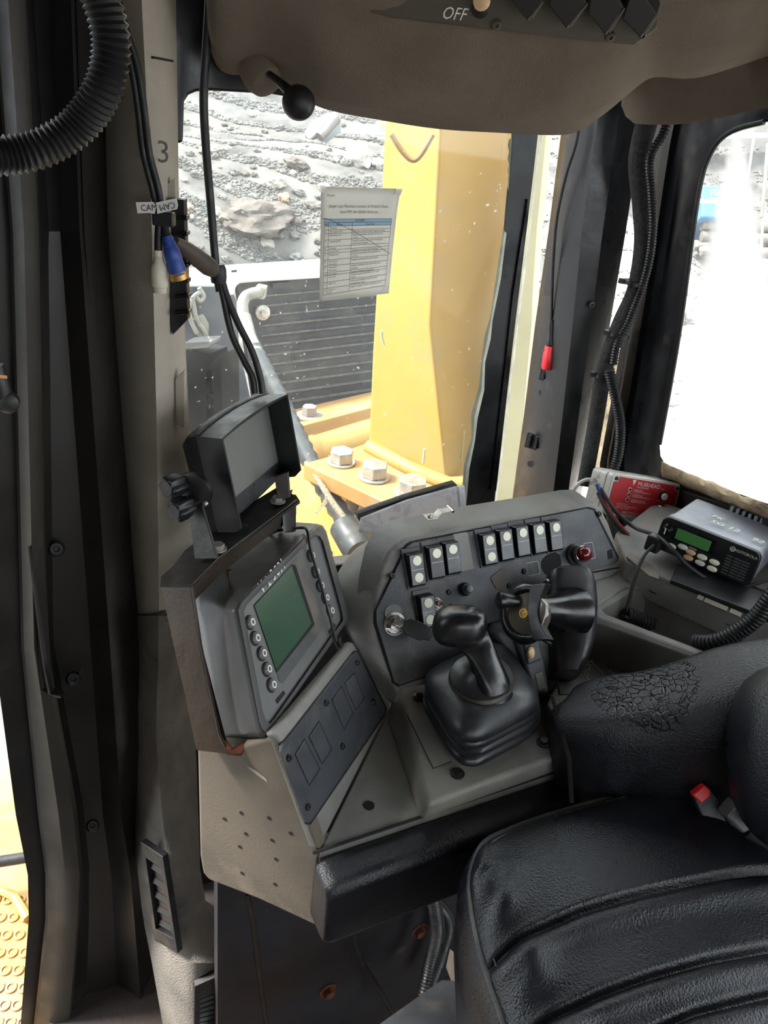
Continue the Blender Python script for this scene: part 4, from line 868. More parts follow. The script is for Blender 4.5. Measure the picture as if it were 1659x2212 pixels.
text_mb(MB(), 'MOTOROLA', Fr(Fr_(Lr * 0.752, Hr * 0.80, 0.0012), Fr_.x, Fr_.z), 0.0062, sx=0.95).build('lettering', 'ring_white', rdo)
lg = MB(); lg.lathe(Fr(Fr_(Lr * 0.735, Hr * 0.835, 0.0008), Fr_.x, Fr_.z), [(0.0038, 0), (0.0038, 0.0006), (0.0030, 0.0006), (0.0030, 0)], 16, False)
lg.add([Fr_(Lr * 0.735 + a, Hr * 0.835 + b, 0.0014) for a, b in ((-0.0022, -0.002), (-0.0012, 0.002), (0, -0.0004), (0.0012, 0.002), (0.0022, -0.002), (0.001, 0), (0, -0.002), (-0.001, 0))], [(0, 1, 2, 7), (2, 3, 4, 5), (7, 2, 5, 6)])
lg.build('emblem', 'ring_white', rdo)
text_mb(MB(), 'GM338', Fr(Fr_(Lr * 0.34, Hr * 0.40, 0.0012), Fr_.x, Fr_.z), 0.004).build('model_lettering', 'ring_white', rdo)
Ft = Fr(Fr_(0, Hr, -0.03), Fr_.x, Fr_.y)
for s_, a, c, sz in (('FK', 0.05, -0.062, 0.016), ('SG 12', 0.055, -0.038, 0.018), ('92', 0.12, -0.030, 0.018)):
    Fx = Fr(Ft.o + Fr_.x * a + Fr_.z * (c + 0.02) + Fr_.y * 0.0005, Fr_.x, Fr_.y); Fx.y = -Fr_.z * -1; Fx.y = (-Fr_.z)
    text_mb(MB(), s_, Fx, sz, shear=0.2).build('handwriting', 'chalk', rdo)
MB().box(Fr_, -0.010, 0.012, -0.004, 0.022, -0.006, 0.014).build('microphone_plug', 'black_plastic', rdo, bevel=0.003)

# ================================================================== FIRE PANEL
fp0, fp1 = P(1303, 1110, 1.335), P(1442, 1128, 1.40); Xf = (fp1 - fp0); Lf = Xf.length; Xf.normalize(); nf2 = Xf.cross(Z); nf2 = nf2 if nf2.dot(CAM - fp0) > 0 else -nf2
Ff = Fr(fp0, Xf, (nf2 + Z * 0.25).normalized()); Hf = 0.072
fire = thing('fire_status_panel', fp0, 'cast metal fire status box with red face, key switch and white button', 'control box')
MB().prism(rrect(Ff, Lf / 2, Hf / 2, Lf / 2, Hf / 2, 0.008, -0.06), Ff.z * 0.042).build('box', 'cast_grey', fire, bevel=0.003)
MB().prism(rrect(Ff, Lf / 2, Hf / 2, Lf / 2 + 0.001, Hf / 2 + 0.001, 0.008, -0.016), Ff.z * 0.016).build('lid', 'cast_grey', fire, bevel=0.0025)
redp = []
hw, hh, cn = Lf / 2 - 0.004, Hf / 2 - 0.004, 0.010
for sx, sy in ((1, 1), (-1, 1), (-1, -1), (1, -1)):
    a_, b_ = (sx * hw, sy * (hh - cn)), (sx * (hw - cn), sy * hh); c_ = (sx * (hw - cn * 0.9), sy * (hh - cn * 0.9))
    seq = [a_, c_, b_] if sx * sy > 0 else [b_, c_, a_]
    redp += [Ff(Lf / 2 + u, Hf / 2 + v, 0.0) for u, v in seq]
rf = MB().prism(redp, Ff.z * 0.001).build('red_face', 'red_box', fire)
for u, v in ((0.008, 0.008), (0.008, Hf - 0.008), (Lf - 0.008, Hf - 0.008), (Lf - 0.008, 0.008)): screw(Ff(u, v, 0.0), Ff.z, 0.0036, fire, 'steel_black')
for k in range(3):
    F = Fr(Ff(Lf * 0.27, Hf * (0.68 - 0.125 * k), 0.001), Ff.x, Ff.z); o = MB().lathe(F, [(0.0036, 0), (0.0036, 0.001), (0.0024, 0.001)], 14).build('indicator_ring', 'ring_white', fire); MB().lathe(F, [(0.0025, 0), (0.0025, 0.0018)], 14).build('indicator', 'black_matte', o)
F = Fr(Ff(Lf * 0.765, Hf * 0.64, 0.001), Ff.x, Ff.z); o = MB().lathe(F, [(0.0085, 0), (0.0085, 0.003), (0.007, 0.003)], 20).build('button_collar', 'black_plastic', fire); MB().lathe(F, [(0.006, 0.002), (0.006, 0.006), (0.005, 0.007)], 20).build('button', 'steel_white', o)
F = Fr(Ff(Lf * 0.775, Hf * 0.30, 0.001), Ff.x, Ff.z); o = MB().lathe(F, [(0.0105, 0), (0.0105, 0.003), (0.008, 0.006), (0.007, 0.006)], 20).build('key_switch', 'chrome', fire)
MB().lathe(F, [(0.0055, 0.004), (0.0055, 0.008)], 16).build('key_barrel', 'zinc', o); MB().box(F, -0.002, 0.002, -0.022, 0.004, 0.008, 0.010).build('key', 'chrome', o, bevel=0.0006)
tx = MB(); TF = lambda u, v: Fr(Ff(Lf * u, Hf * v, 0.0014), Ff.x, Ff.z)
text_mb(tx, 'MUIRHEAD', TF(0.36, 0.80), 0.0105, sx=0.95)
tx.add([Ff(Lf * 0.305 + a, Hf * 0.80 + b, 0.0014) for a, b in ((-0.004, 0.009), (0.004, 0.009), (0, -0.001))], [(0, 1, 2)])
for u, v, s_, sz in ((0.36, 0.745, 'FIRE DETECTION', 0.0034), (0.33, 0.67, 'POWER ON', 0.0034), (0.33, 0.63, 'CYLINDER PRESSURE OK', 0.0034), (0.33, 0.55, 'SYSTEM FAULT', 0.0034), (0.33, 0.51, 'CYLINDER PRESSURE LOW', 0.0034), (0.33, 0.42, 'SYSTEM ACTIVATED', 0.0034), (0.33, 0.38, 'ENGINE SHUTDOWN', 0.0034), (0.14, 0.29, 'IN CASE OF FIRE', 0.003), (0.14, 0.24, 'TURN KEY AND PRESS BUTTON', 0.003), (0.14, 0.19, 'LEAVE THE MACHINE', 0.003), (0.70, 0.50, 'LAMP TEST', 0.0034), (0.70, 0.79, 'PUSH', 0.0034)):
    text_mb(tx, s_, TF(u, v), sz)
text_mb(tx, 'FIRE STATUS PANEL', TF(0.24, 0.07), 0.007)
tx.build('lettering', 'ring_white', rf)

# ================================================================== ARMREST, SEAT, BUCKLE
AC = P(1420, 1505, 0.96)
mat('leather_cracked', (17, 19, 25), (23, 25, 31), 0.33, scale=5, bump=0.42, bscale=420, spec=0.55, detail=2, crack=((0, 0, 0), (0.085, 0.06, 0.05), 95))
arm = thing('armrest', AC, 'black leather armrest, its top badly cracked, between console and seat', 'armrest')
path = [(1206, 1546, 1.01, .50), (1224, 1552, 1.0, .76), (1300, 1556, .985, .98), (1370, 1552, .975, 1.0), (1450, 1540, .965, 1.05), (1530, 1520, .955, 1.12), (1620, 1506, .945, 1.18), (1720, 1500, .935, 1.2), (1850, 1500, .92, 1.2)]
pts = [P(x, y, d) for x, y, d, s_ in path]; rs = []
for i, (p, (x, y, d, s_)) in enumerate(zip(pts, path)):
    t = (pts[min(i + 1, len(pts) - 1)] - pts[max(i - 1, 0)]).normalized(); sd = t.cross(Z).normalized(); upv = sd.cross(t)
    if sd.dot(CAM - p) < 0: sd = -sd
    if upv.z < 0: upv = -upv
    ring = []
    for k in range(28):
        a = 2 * math.pi * k / 28; cu, su = math.cos(a), math.sin(a)
        hw = 0.055 * s_; hh = 0.050 * s_ if su > 0 else 0.16 + 0.03 * s_
        dz = hh * math.copysign(abs(su) ** 0.7, su); kf = max(0.0, 1 - i / 4.0)
        ring.append(p + sd * (hw * math.copysign(abs(cu) ** 0.62, cu)) + Z * dz + t * (max(0.0, -dz) * 0.42 * kf))
    rs.append(ring)
fullr = []
for k in range(28):
    fullr.append(spline([r[k] for r in rs], 4))
rs2 = [[fullr[k][i] for k in range(28)] for i in range(len(fullr[0]))]
MB().rings(rs2).build('cushion', 'leather_cracked', arm, ang=80)
MB().prism([P(1188, 1500, 0.985), P(1196, 1504, 0.98), P(1234, 1636, 0.945), P(1240, 1735, 0.93), P(1231, 1735, 0.933), P(1226, 1640, 0.95)], fwd * 0.003).build('edge_plate', 'steel_brown', arm)
MB().prism([T(x, y, 0.40) for x, y in ((1262, 1700), (1330, 1690), (1990, 1960), (1990, 2100), (1500, 1800))], (0, 0, -0.4)).build('dark_filler', 'black_matte', arm)  # added dark filler, stands in for shade between armrest and seat
# seat cushion: Coons patch on the seat plane, pleats across
ZC = 0.58
seat = thing('operator_seat', T(1350, 2000, 0.20), 'black leather operator seat with stitched pleated cushion', 'seat')
def crv(pts, n): return resample_n([T(x, y, ZC - 0.042) for x, y in pts], n)
def resample_n(p, n):
    q = spline(p, 10); L = [0]
    for a, b in zip(q, q[1:]): L.append(L[-1] + (b - a).length)
    out = []; j = 0
    for k in range(n + 1):
        d = L[-1] * k / n
        while j < len(L) - 2 and L[j + 1] < d: j += 1
        out.append(q[j].lerp(q[j + 1], (d - L[j]) / max(1e-9, L[j + 1] - L[j])))
    return out
NU, NV = 120, 240
SEAMS = [[(1000, 2110), (1060, 2068), (1130, 2025), (1250, 1978), (1390, 1940), (1560, 1905), (1659, 1890), (1800, 1880)], [(1060, 2270), (1190, 2200), (1290, 2158), (1400, 2122), (1530, 2088), (1659, 2062), (1850, 2030)], [(1200, 2350), (1350, 2260), (1500, 2200), (1659, 2160), (1850, 2120)]]
def seam_y(p, x):
    k = 0
    while k < len(p) - 2 and p[k + 1][0] < x: k += 1
    (x0, y0), (x1, y1) = p[k], p[k + 1]; return y0 + (y1 - y0) * (x - x0) / (x1 - x0)
fr_e = crv([(1012, 1930), (1016, 1888), (1040, 1842), (1090, 1803), (1180, 1768), (1330, 1727), (1430, 1715), (1500, 1735), (1570, 1790), (1660, 1850), (1770, 1905)], NU)
le_e = crv([(1012, 1930), (1024, 2010), (1045, 2095), (1090, 2230), (1150, 2420)], NV)
ri_e = crv([(1770, 1905), (1830, 2000), (1900, 2120), (1990, 2280)], NV)
ba_e = crv([(1150, 2420), (1400, 2390), (1700, 2340), (1990, 2280)], NU)
grid = []
for j in range(NV + 1):
    v = j / NV; row = []
    for i in range(NU + 1):
        u = i / NU
        q = fr_e[i] * (1 - v) + ba_e[i] * v + le_e[j] * (1 - u) + ri_e[j] * u - (fr_e[0] * (1 - u) * (1 - v) + fr_e[NU] * u * (1 - v) + ba_e[0] * (1 - u) * v + ba_e[NU] * u * v)
        de = min(v * 0.46, u * 0.55, (1 - u) * 0.55)
        h = -0.006 * math.exp(-(de / 0.012)) - 0.032 * math.exp(-(de / 0.075))
        pv = q + Z * 0.03 - CAM; px_ = IW / 2 + FPX * pv.dot(right) / pv.dot(fwd); py_ = IH / 2 - FPX * pv.dot(up) / pv.dot(fwd)
        for sl_ in SEAMS:
            d_s = py_ - seam_y(sl_, px_)
            h += (-0.010 * math.exp(-(d_s / 11.5) ** 2) + 0.006 * math.exp(-((d_s - 34) / 30) ** 2)) * min(1, u / 0.03)
        h -= 0.03 * max(0, u - 0.55) ** 1.5 * 0
        h += 0.012 * math.exp(-((u - 0.1) / 0.06) ** 2) * (0.6 + 0.4 * math.cos(v * 22))
        row.append(q + Z * (h + 0.042))
    grid.append(row)
sm = MB(); sm.rings(grid, False, False); sm.build('cushion', 'leather', seat, ang=80)
edge = [grid[NV - j][0] for j in range(NV + 1)] + grid[0][1:]
ec = T(1450, 2050, ZC)
rs = []
for dz, inn_ in ((0, 0.0), (-0.010, -0.006), (-0.03, -0.010), (-0.10, -0.004), (-0.24, 0.02)):
    rs.append([p + Z * dz - (Vector((ec.x - p.x, ec.y - p.y, 0)).normalized() * -inn_) for p in edge])
MB().rings(rs, False, False).build('skirt', 'leather', seat, ang=80)
MB().tube([p + Z * 0.001 for p in edge[::2]], 0.0032, 8).build('piping', 'switch_panel', seat)  # grey tone gives the dark front edge a painted highlight
off = [p + Vector((ec.x - p.x, ec.y - p.y, 0)).normalized() * 0.009 + Z * 0.009 for p in edge]
stc = MB()
for a, b in zip(off[::1], off[1::1]): stc.tube([a.lerp(b, 0.1), a.lerp(b, 0.75)], 0.0006, 5)
stc.build('stitching', 'console', seat, kind='stuff')
# side wing of the backrest
wc = P(1745, 1640, 0.86); rs = []
for k in range(12):
    t = k / 11; ph = math.pi * t; c = wc + right * (0.0) + fwd * (0.07 * math.cos(ph) * -1)
    s_ = max(0.03, math.sin(ph)) ** 0.5; rs.append(ell(c, right, up, 0.082 * s_, 0.105 * s_, 28, 2.6))
MB().rings(rs).build('backrest_wing', 'leather', seat, ang=80)
# belt buckle and grey receiver
bk_ = thing('belt_buckle', P(1545, 1790, 0.95), 'black seat belt buckle with red release button beside cushion', 'buckle')
q0 = [P(x, y - 12, 0.93) for x, y in ((1492, 1728), (1525, 1702), (1560, 1740), (1575, 1790), (1548, 1830), (1520, 1790))]
MB().prism(q0, fwd * 0.022).build('body', 'black_plastic', bk_, bevel=0.004, seg=3)
MB().prism([P(x, y - 12, 0.925) for x, y in ((1496, 1730), (1524, 1708), (1537, 1720), (1535, 1733), (1516, 1749))], fwd * 0.012).build('release_button', 'red_plastic', bk_, bevel=0.002)
gb = thing('belt_anchor_cover', P(1600, 1800, 0.90), 'small grey plastic belt cover behind the red buckle', 'belt')
MB().prism([P(x, y - 8, 0.90) for x, y in ((1570, 1775), (1598, 1744), (1636, 1785), (1628, 1800), (1606, 1812))], fwd * 0.03).build('cover', 'display_grey', gb, bevel=0.004, seg=3)
MB().tube([P(1615, 1792, 0.915), P(1660, 1822, 0.91), P(1720, 1842, 0.90)], 0.011, 10).build('sleeve', 'black_matte', gb)
# pedal housing, floor parts
ph_ = thing('pedal_housing', T(880, 2230, 0.02), 'grey wedge-topped floor housing below the bolster', 'housing')
MB().prism([P(748, 2260, 1.13), P(955, 2112, 1.22), P(985, 2116, 1.22), P(1030, 2290, 1.06), P(760, 2400, 1.0)], (0, 0, -0.10)).build('cover', 'switch_panel', ph_, bevel=0.006)
MB().prism([P(955, 2160, 1.19), P(1000, 2260, 1.08), P(960, 2290, 1.06), P(905, 2200, 1.16)], (0, 0, 0.003)).build('top_step', 'switch_panel', ph_, bevel=0.002)
MB().prism([P(972, 2050, 1.26), P(990, 2065, 1.24), P(1045, 2190, 1.12), P(1030, 2195, 1.12)], (0, 0, -0.05)).build('side_rail', 'console_beige', ph_)

# ================================================================== HOSES, CABLES, CONNECTORS
hp = [W(195, -60, 0.60), W(228, 30, 0.60), W(240, 110, 0.60), W(222, 195, 0.60), W(170, 270, 0.60), W(95, 318, 0.59), W(20, 335, 0.58), W(-80, 338, 0.56)]
tag(MB().tube(hp, 0.0134, 24, 12, rib=(0.0044, 0.0022)).build('corrugated_hose', 'rubber_hose', ang=32), 'thick black corrugated hose curving in front of the door post', 'hose')
cb = thing('camera_cable_pair', W(345, 470, 0.83), 'pair of black camera cables taped down the beige pillar with paper tags', 'cable')
for dx, dy in ((0, 0), (13, 2)):
    MB().tube([W(232 + dx, -40, 0.835), W(258 + dx, 60, 0.83), W(283 + dx, 140, 0.83), W(298 + dx, 230, 0.83), (W(310 + dx, 330, 0.835)), W(330 + dx, 410, 0.835), W(342 + dx * 0.6, 470, 0.835)], 0.0034, 10, 6).build('cable', 'rubber_hose', cb)
for q, s_, x, y, x1, y1, m_ in (([(293, 437), (330, 436), (337, 444), (334, 462), (322, 460), (297, 461)], 'CAM', 305, 456, 330, 455, 1), ([(336, 438), (381, 428), (384, 444), (382, 452), (340, 462)], 'CAM', 377, 436, 345, 443, 1)):
    pq = Pln(W(340, 445, 0.822), (0.1, -1, 0.1)); t_ = MB().prism(pq.poly(q), (0, 0.001, 0)).build('paper_tag', 'tag_white', cb)
    text_mb(MB(), s_, pq.frame(x, y, x1, y1, 0.0008), 0.0085, sx=0.9).build('tag_lettering', 'ink', t_)
MB().box(Fr(W(352, 470, 0.828), (1, 0, 0), (0, -1, 0)), -0.010, 0.012, -0.008, 0.006, -0.006, 0.006).build('tape', 'black_plastic', cb, bevel=0.002)
def plug(name, a, b, prof, m, parent, n=18):
    d = b - a; L = d.length; F = Fr(a, Vector((1, 0.2, 0.3)), d); return MB().lathe(F, [(r, h * L) for r, h in prof], n).build(name, m, parent)
wp = thing('white_plug_lead', W(345, 635, 0.83), 'black lead ending in a cream white barrel plug', 'connector')
MB().tube([W(346, 465, 0.838), W(343, 500, 0.836), W(342, 545, 0.832)], 0.0042, 10, 5).build('lead', 'rubber_hose', wp)
plug('plug_body', W(342, 540, 0.832), W(345, 632, 0.830), [(0.0048, 0), (0.0052, 0.14), (0.0045, 0.16), (0.0052, 0.18), (0.0055, 0.27), (0.0086, 0.36), (0.009, 0.5), (0.0088, 0.62), (0.009, 0.64), (0.0088, 0.85), (0.0072, 0.88), (0.0072, 1.0)], 'white_plug', wp)
bp_ = thing('blue_plug_lead', W(388, 590, 0.83), 'blue ribbed barrel plug on a short black lead', 'connector')
MB().tube([W(354, 468, 0.838), W(356, 490, 0.836), W(362, 515, 0.832)], 0.0042, 10, 5).build('lead', 'rubber_hose', bp_)
plug('plug_body', W(360, 508, 0.832), W(385, 592, 0.835), [(0.0050, 0), (0.006, 0.1), (0.0055, 0.12), (0.007, 0.25), (0.0066, 0.27), (0.0085, 0.4), (0.0092, 0.6), (0.0088, 0.62), (0.0095, 0.85), (0.0095, 1.0)], 'blue_plug', bp_)
plug('plug_band', W(383, 586, 0.835), W(388, 602, 0.836), [(0.0098, 0), (0.0098, 1)], 'gold', bp_)
gr_ = thing('ribbed_socket', W(390, 690, 0.88), 'black ribbed plastic socket strip mounted on the pillar edge', 'connector')
MB().prism([W(368, 430, 0.893), W(398, 432, 0.893), W(406, 690, 0.893), (W(372, 724, 0.893)), W(368, 700, 0.893)], (0, 0.012, 0)).build('back_strip', 'black_plastic', gr_, bevel=0.001)
for k in range(7):
    y = 470 + 34 * k; MB().prism([W(374, y, 0.885), W(404 + k * 0.7, y - 4, 0.885), W(405 + k * 0.7, y + 6, 0.885), W(374, y + 9, 0.885)], (0, 0.012, 0)).build('rib', 'black_gloss', gr_, bevel=0.0015)
mc = thing('monitor_cable', W(470, 600, 0.95), 'black cable hanging before the windscreen and forking down to the monitor', 'cable')
MB().tube([W(456, -60, 0.96), W(446, 100, 0.96), W(440, 210, 0.96), (W(445, 320, 0.96)), W(455, 440, 0.955), W(466, 570, 0.95), W(474, 630, 0.945)], 0.0048, 10, 8).build('main_cable', 'rubber_hose', mc)
MB().tube([W(470, 585, 0.945), W(482, 640, 0.94), W(500, 720, 0.935), W(525, 775, 0.93), W(545, 815, 0.925), W(550, 850, 0.92)], 0.0042, 10, 8).build('branch', 'rubber_hose', mc)
MB().tube([W(474, 585, 0.945), W(490, 640, 0.94), W(515, 700, 0.935), W(545, 760, 0.93), W(562, 815, 0.925), W(567, 850, 0.92)], 0.0042, 10, 8).build('branch', 'rubber_hose', mc)
MB().lathe(Fr(W(472, 592, 0.943), (1, 0, 0), Z), [(0.009, -0.010), (0.010, -0.002), (0.0095, 0.006), (0.007, 0.012)], 14).build('tape_knot', 'black_plastic', mc)
plug('brown_plug', W(378, 520, 0.86), W(466, 588, 0.935), [(0.0045, 0), (0.0065, 0.1), (0.0085, 0.25), (0.010, 0.45), (0.0105, 0.58), (0.009, 0.6), (0.0105, 0.62), (0.011, 0.8), (0.009, 0.92), (0.005, 1)], 'brown_plug', mc)
# right pillar harness
hr = thing('braided_harness', W(1265, 1040, 1.3), 'black braided cable harness strapped down the right front pillar', 'cable harness')
hpth = [W(1435, 120, 1.31), W(1410, 220, 1.32), W(1388, 300, 1.325), W(1380, 360, 1.33), W(1388, 450, 1.335), W(1390, 530, 1.335), W(1374, 625, 1.335), W(1345, 690, 1.335), W(1322, 745, 1.335), W(1305, 800, 1.335), W(1293, 870, 1.335), W(1280, 950, 1.33), W(1262, 1050, 1.30)]
MB().tube(hpth, lambda t: 0.0165 - 0.003 * t, 14, 8).build('sleeve', 'braid', hr, ang=80)
lpth = [W(1462, 150, 1.30), W(1450, 230, 1.30), W(1432, 290, 1.30), W(1404, 342, 1.305), W(1408, 420, 1.31), (W(1410, 500, 1.31)), W(1396, 590, 1.315), W(1360, 690, 1.32), W(1334, 740, 1.32), W(1324, 790, 1.315)]
MB().tube(lpth, 0.0074, 18, 8, rib=(0.0046, 0.0018)).build('loom', 'loom', hr, ang=32)
for x, y in ((1370, 611), (1337, 722), (1306, 812)):
    F = Fr(W(x, y, 1.333), right, (W(x - 12, y + 40, 1.333) - W(x, y, 1.333))); MB().lathe(F, [(0.0185, -0.003), (0.0185, 0.003)], 18).build('cable_tie', 'black_plastic', hr); MB().box(F, -0.026, -0.016, -0.004, 0.004, -0.004, 0.004).build('tie_head', 'black_plastic', hr)
ll = tag(MB().tube([W(1316, 800, 1.30), W(1330, 860, 1.295), W(1340, 920, 1.29), W(1335, 985, 1.285), W(1315, 1040, 1.275), W(1290, 1075, 1.26), W(1264, 1094, 1.245)], 0.0096, 18, 8, rib=(0.0050, 0.0022)).build('split_loom', 'loom', ang=32), 'black split loom tube hanging from the harness down to the dash', 'cable loom')
tag(MB().tube([W(1292, 1042, 1.26), W(1268, 1036, 1.255), W(1245, 1050, 1.25), W(1236, 1075, 1.245), W(1250, 1094, 1.24), W(1268, 1098, 1.24)], 0.0034, 10, 8).build('white_wire', 'wire_white'), 'thick white wire looped at the top corner of the dash', 'wire')
pw = thing('power_leads', T(1440, 1200, ZS + 0.004), 'red and black power leads running from the loom to the radio', 'wire')
def pz(x, y, d): return P(x, y, d)
MB().tube([pz(1300, 1072, 1.30), pz(1320, 1110, 1.285), pz(1345, 1142, 1.275), pz(1372, 1166, 1.27), pz(1402, 1184, 1.262)], 0.0030, 8, 8).build('red_lead', 'wire_red', pw)
MB().tube([pz(1412, 1186, 1.26), pz(1440, 1205, 1.25), pz(1478, 1222, 1.24), pz(1500, 1222, 1.245)], 0.0030, 8, 8).build('red_lead', 'wire_red', pw)
MB().tube([pz(1292, 1065, 1.30), pz(1312, 1105, 1.28), pz(1345, 1148, 1.27), pz(1380, 1175, 1.262), pz(1402, 1190, 1.255)], 0.0034, 8, 8).build('black_lead', 'rubber_hose', pw)
MB().tube([pz(1297, 1055, 1.30), pz(1330, 1105, 1.28), pz(1372, 1140, 1.265), pz(1420, 1158, 1.20), pz(1455, 1190, 1.165), pz(1490, 1225, 1.16), pz(1540, 1256, 1.16), pz(1600, 1268, 1.15), pz(1680, 1245, 1.14)], 0.0032, 8, 8).build('black_lead', 'rubber_hose', pw)
MB().tube([pz(1290, 1045, 1.30), pz(1296, 1062, 1.30), pz(1300, 1075, 1.298)], 0.0040, 8, 4).build('blue_splice', 'wire_blue', pw)
MB().tube([pz(1288, 1032, 1.30), pz(1292, 1050, 1.30)], 0.0016, 8).build('bare_wire', 'chrome', pw)
mcd = thing('microphone_cord', T(1380, 1330, ZR - 0.05), 'thin black microphone cord dropping from the radio into the bin', 'cord')
MB().tube([P(1412, 1178, 1.19), P(1392, 1200, 1.18), P(1374, 1240, 1.17), P(1362, 1285, 1.165), P(1354, 1318, 1.165), P(1352, 1332, 1.17)], 0.0028, 8, 8).build('straight_lead', 'rubber_hose', mcd)
def coil(path, R, r, turns, n=10):
    p = resample(spline(path, 10), 0.001); out = []; N_ = len(p); m_ = turns * n
    for k in range(m_ + 1):
        q = k / m_ * (N_ - 1); i = min(int(q), N_ - 2); c = p[i].lerp(p[i + 1], q - i); t = (p[i + 1] - p[i]).normalized(); a = t.cross(Z).normalized(); b = t.cross(a)
        an = 2 * math.pi * k / n; out.append(c + a * (R * math.cos(an)) + b * (R * math.sin(an)))
    return MB().tube(out, r, 7)
coil([P(1350, 1325, 1.165), P(1375, 1335, 1.17), P(1412, 1352, 1.17)], 0.0085, 0.0030, 9).build('coiled_section', 'rubber_hose', mcd, ang=80)
cc = coil([P(1720, 1230, 1.03), P(1672, 1285, 1.04), P(1628, 1340, 1.05), P(1580, 1372, 1.06), P(1540, 1388, 1.07), P(1500, 1388, 1.09)], 0.0088, 0.0036, 34).build('coiled_cord', 'rubber_hose', ang=80)
tag(cc, 'thick black coiled handset cord arching over the bin at right', 'cord')
ax_ = thing('antenna_lead', W(1184, 800, 1.43), 'thin black antenna lead with red taped connector on the pillar', 'cable')
MB().tube([W(1258, 200, 1.40), W(1246, 300, 1.40), W(1222, 380, 1.41), W(1203, 470, 1.42), (W(1195, 560, 1.43)), W(1192, 640, 1.435), W(1190, 720, 1.435)], 0.0028, 8, 8).build('lead', 'rubber_hose', ax_)
plug('grommet', W(1191, 690, 1.432), W(1188, 745, 1.430), [(0.004, 0), (0.0062, 0.3), (0.0062, 0.7), (0.008, 0.8), (0.008, 1)], 'black_plastic', ax_)
plug('red_connector', W(1188, 747, 1.43), W(1181, 797, 1.428), [(0.0085, 0), (0.0095, 0.06), (0.009, 0.22), (0.0105, 0.3), (0.0105, 0.9), (0.009, 1.0)], 'red_tape', ax_)
# pull knob on the pod
kn = thing('pull_knob', W(645, 222, 0.93), 'black ball knob on a short rod below the headliner', 'knob')
MB().lathe(Fr(W(645, 222, 0.93), (1, 0, 0), (0.3, 0.2, -1)), [(0.0175 * math.sin(math.pi * k / 14) + 0.0002, -0.0175 * math.cos(math.pi * k / 14)) for k in range(15)], 28).build('ball', 'black_plastic', kn, ang=80)
MB().tube([W(582, 160, 0.95), W(612, 185, 0.94), W(632, 205, 0.935)], lambda t: 0.0035 + 0.003 * t, 12, 4).build('rod', 'black_plastic', kn)
MB().lathe(Fr(W(575, 172, 0.965), (1, 0, 0), (0.6, -0.5, -0.6)), [(0.022, -0.02), (0.023, -0.006), (0.019, 0.004), (0.008, 0.008)], 20).build('fabric_boss', 'headliner', kn)
# overhead switch panel
op = thing('overhead_switch_panel', W(1080, 60, 0.88), 'dark brown overhead panel with square knobs and chalked OFF', 'switch panel')
PO = pln3(W(730, -40, 0.865), W(1430, -40, 0.90), W(1100, 76, 0.905))
MB().prism(PO.poly([(720, -80), (735, 12), (840, 42), (1110, 74), (1260, 92), (1372, 102), (1424, 62), (1445, -80)]), -PO.n * 0.02).build('plate', 'overhead_panel', op, bevel=0.004)
for q in ([(1100, 0), (1140, 47), (1172, 2), (1150, -60), (1090, -60)], [(1186, 14), (1224, 64), (1268, 6), (1235, -50), (1190, -50)], [(1270, 30), (1308, 78), (1348, 16), (1318, -40), (1280, -40)], [(1344, 42), (1384, 84), (1420, 30), (1392, -14), (1362, -10)]):
    k_ = MB().prism(PO.poly(q, 0.03), -PO.n * 0.03, PO.poly([(x + 8, y - 22) for x, y in q], 0.0)).build('square_knob', 'overhead_switch', op, bevel=0.0015)
    MB().tube([PO.hit(q[1][0] + 8, q[1][1] - 8, 0.030), PO.hit(q[2][0] + 1, q[2][1] + 2, 0.030)], 0.0008, 6).build('edge_highlight', 'console_beige', k_)  # pale line along the knob edge, a highlight painted on
text_mb(MB(), 'OFF', PO.frame(952, 40, 995, 44, 0.0008), 0.016, shear=0.25, sx=0.85).build('handwriting', 'chalk', op)
tgl = MB().lathe(Fr(PO.hit(1038, 18), (1, 0, 0), PO.n), [(0.008, 0), (0.008, 0.003), (0.005, 0.004)], 16).build('toggle_base', 'steel_black', op)
MB().lathe(Fr(PO.hit(1038, -6, 0.01), (1, 0, 0), PO.n), [(0.004, 0), (0.008, 0.004), (0.008, 0.010), (0.004, 0.013)], 16).build('toggle_cap', 'amber', tgl)
screw(PO.hit(1388, 77, 0.0), PO.n, 0.003, op, 'steel_black')
for x, y in ((1072, 52), (1318, 78)): screw(PO.hit(x, y), PO.n, 0.005, op, 'overhead_panel')

# folder behind the dash
fol = thing('document_folder', P(890, 1140, 1.24), 'white plastic document folder wedged between the dash and windscreen', 'folder')
MB().prism([P(776, 1150, 1.17), P(780, 1122, 1.18), P(880, 1082, 1.22), P(990, 1052, 1.27), P(1004, 1050, 1.275), P(1008, 1100, 1.265), P(870, 1160, 1.2)], B * 0.004 + Z * 0.001).build('cover', 'paper_white', fol, bevel=0.001)
MB().prism([P(772, 1112, 1.19), P(880, 1074, 1.23), P(984, 1044, 1.28), P(992, 1052, 1.275), P(880, 1086, 1.225), P(776, 1126, 1.185)], B * 0.012).build('pages', 'steel_black', fol)
MB().prism([P(991, 1052, 1.266), P(1004, 1051, 1.272), P(1007, 1096, 1.262), P(994, 1098, 1.258)], B * 0.006).build('spine', 'guard_grey', fol, bevel=0.001)

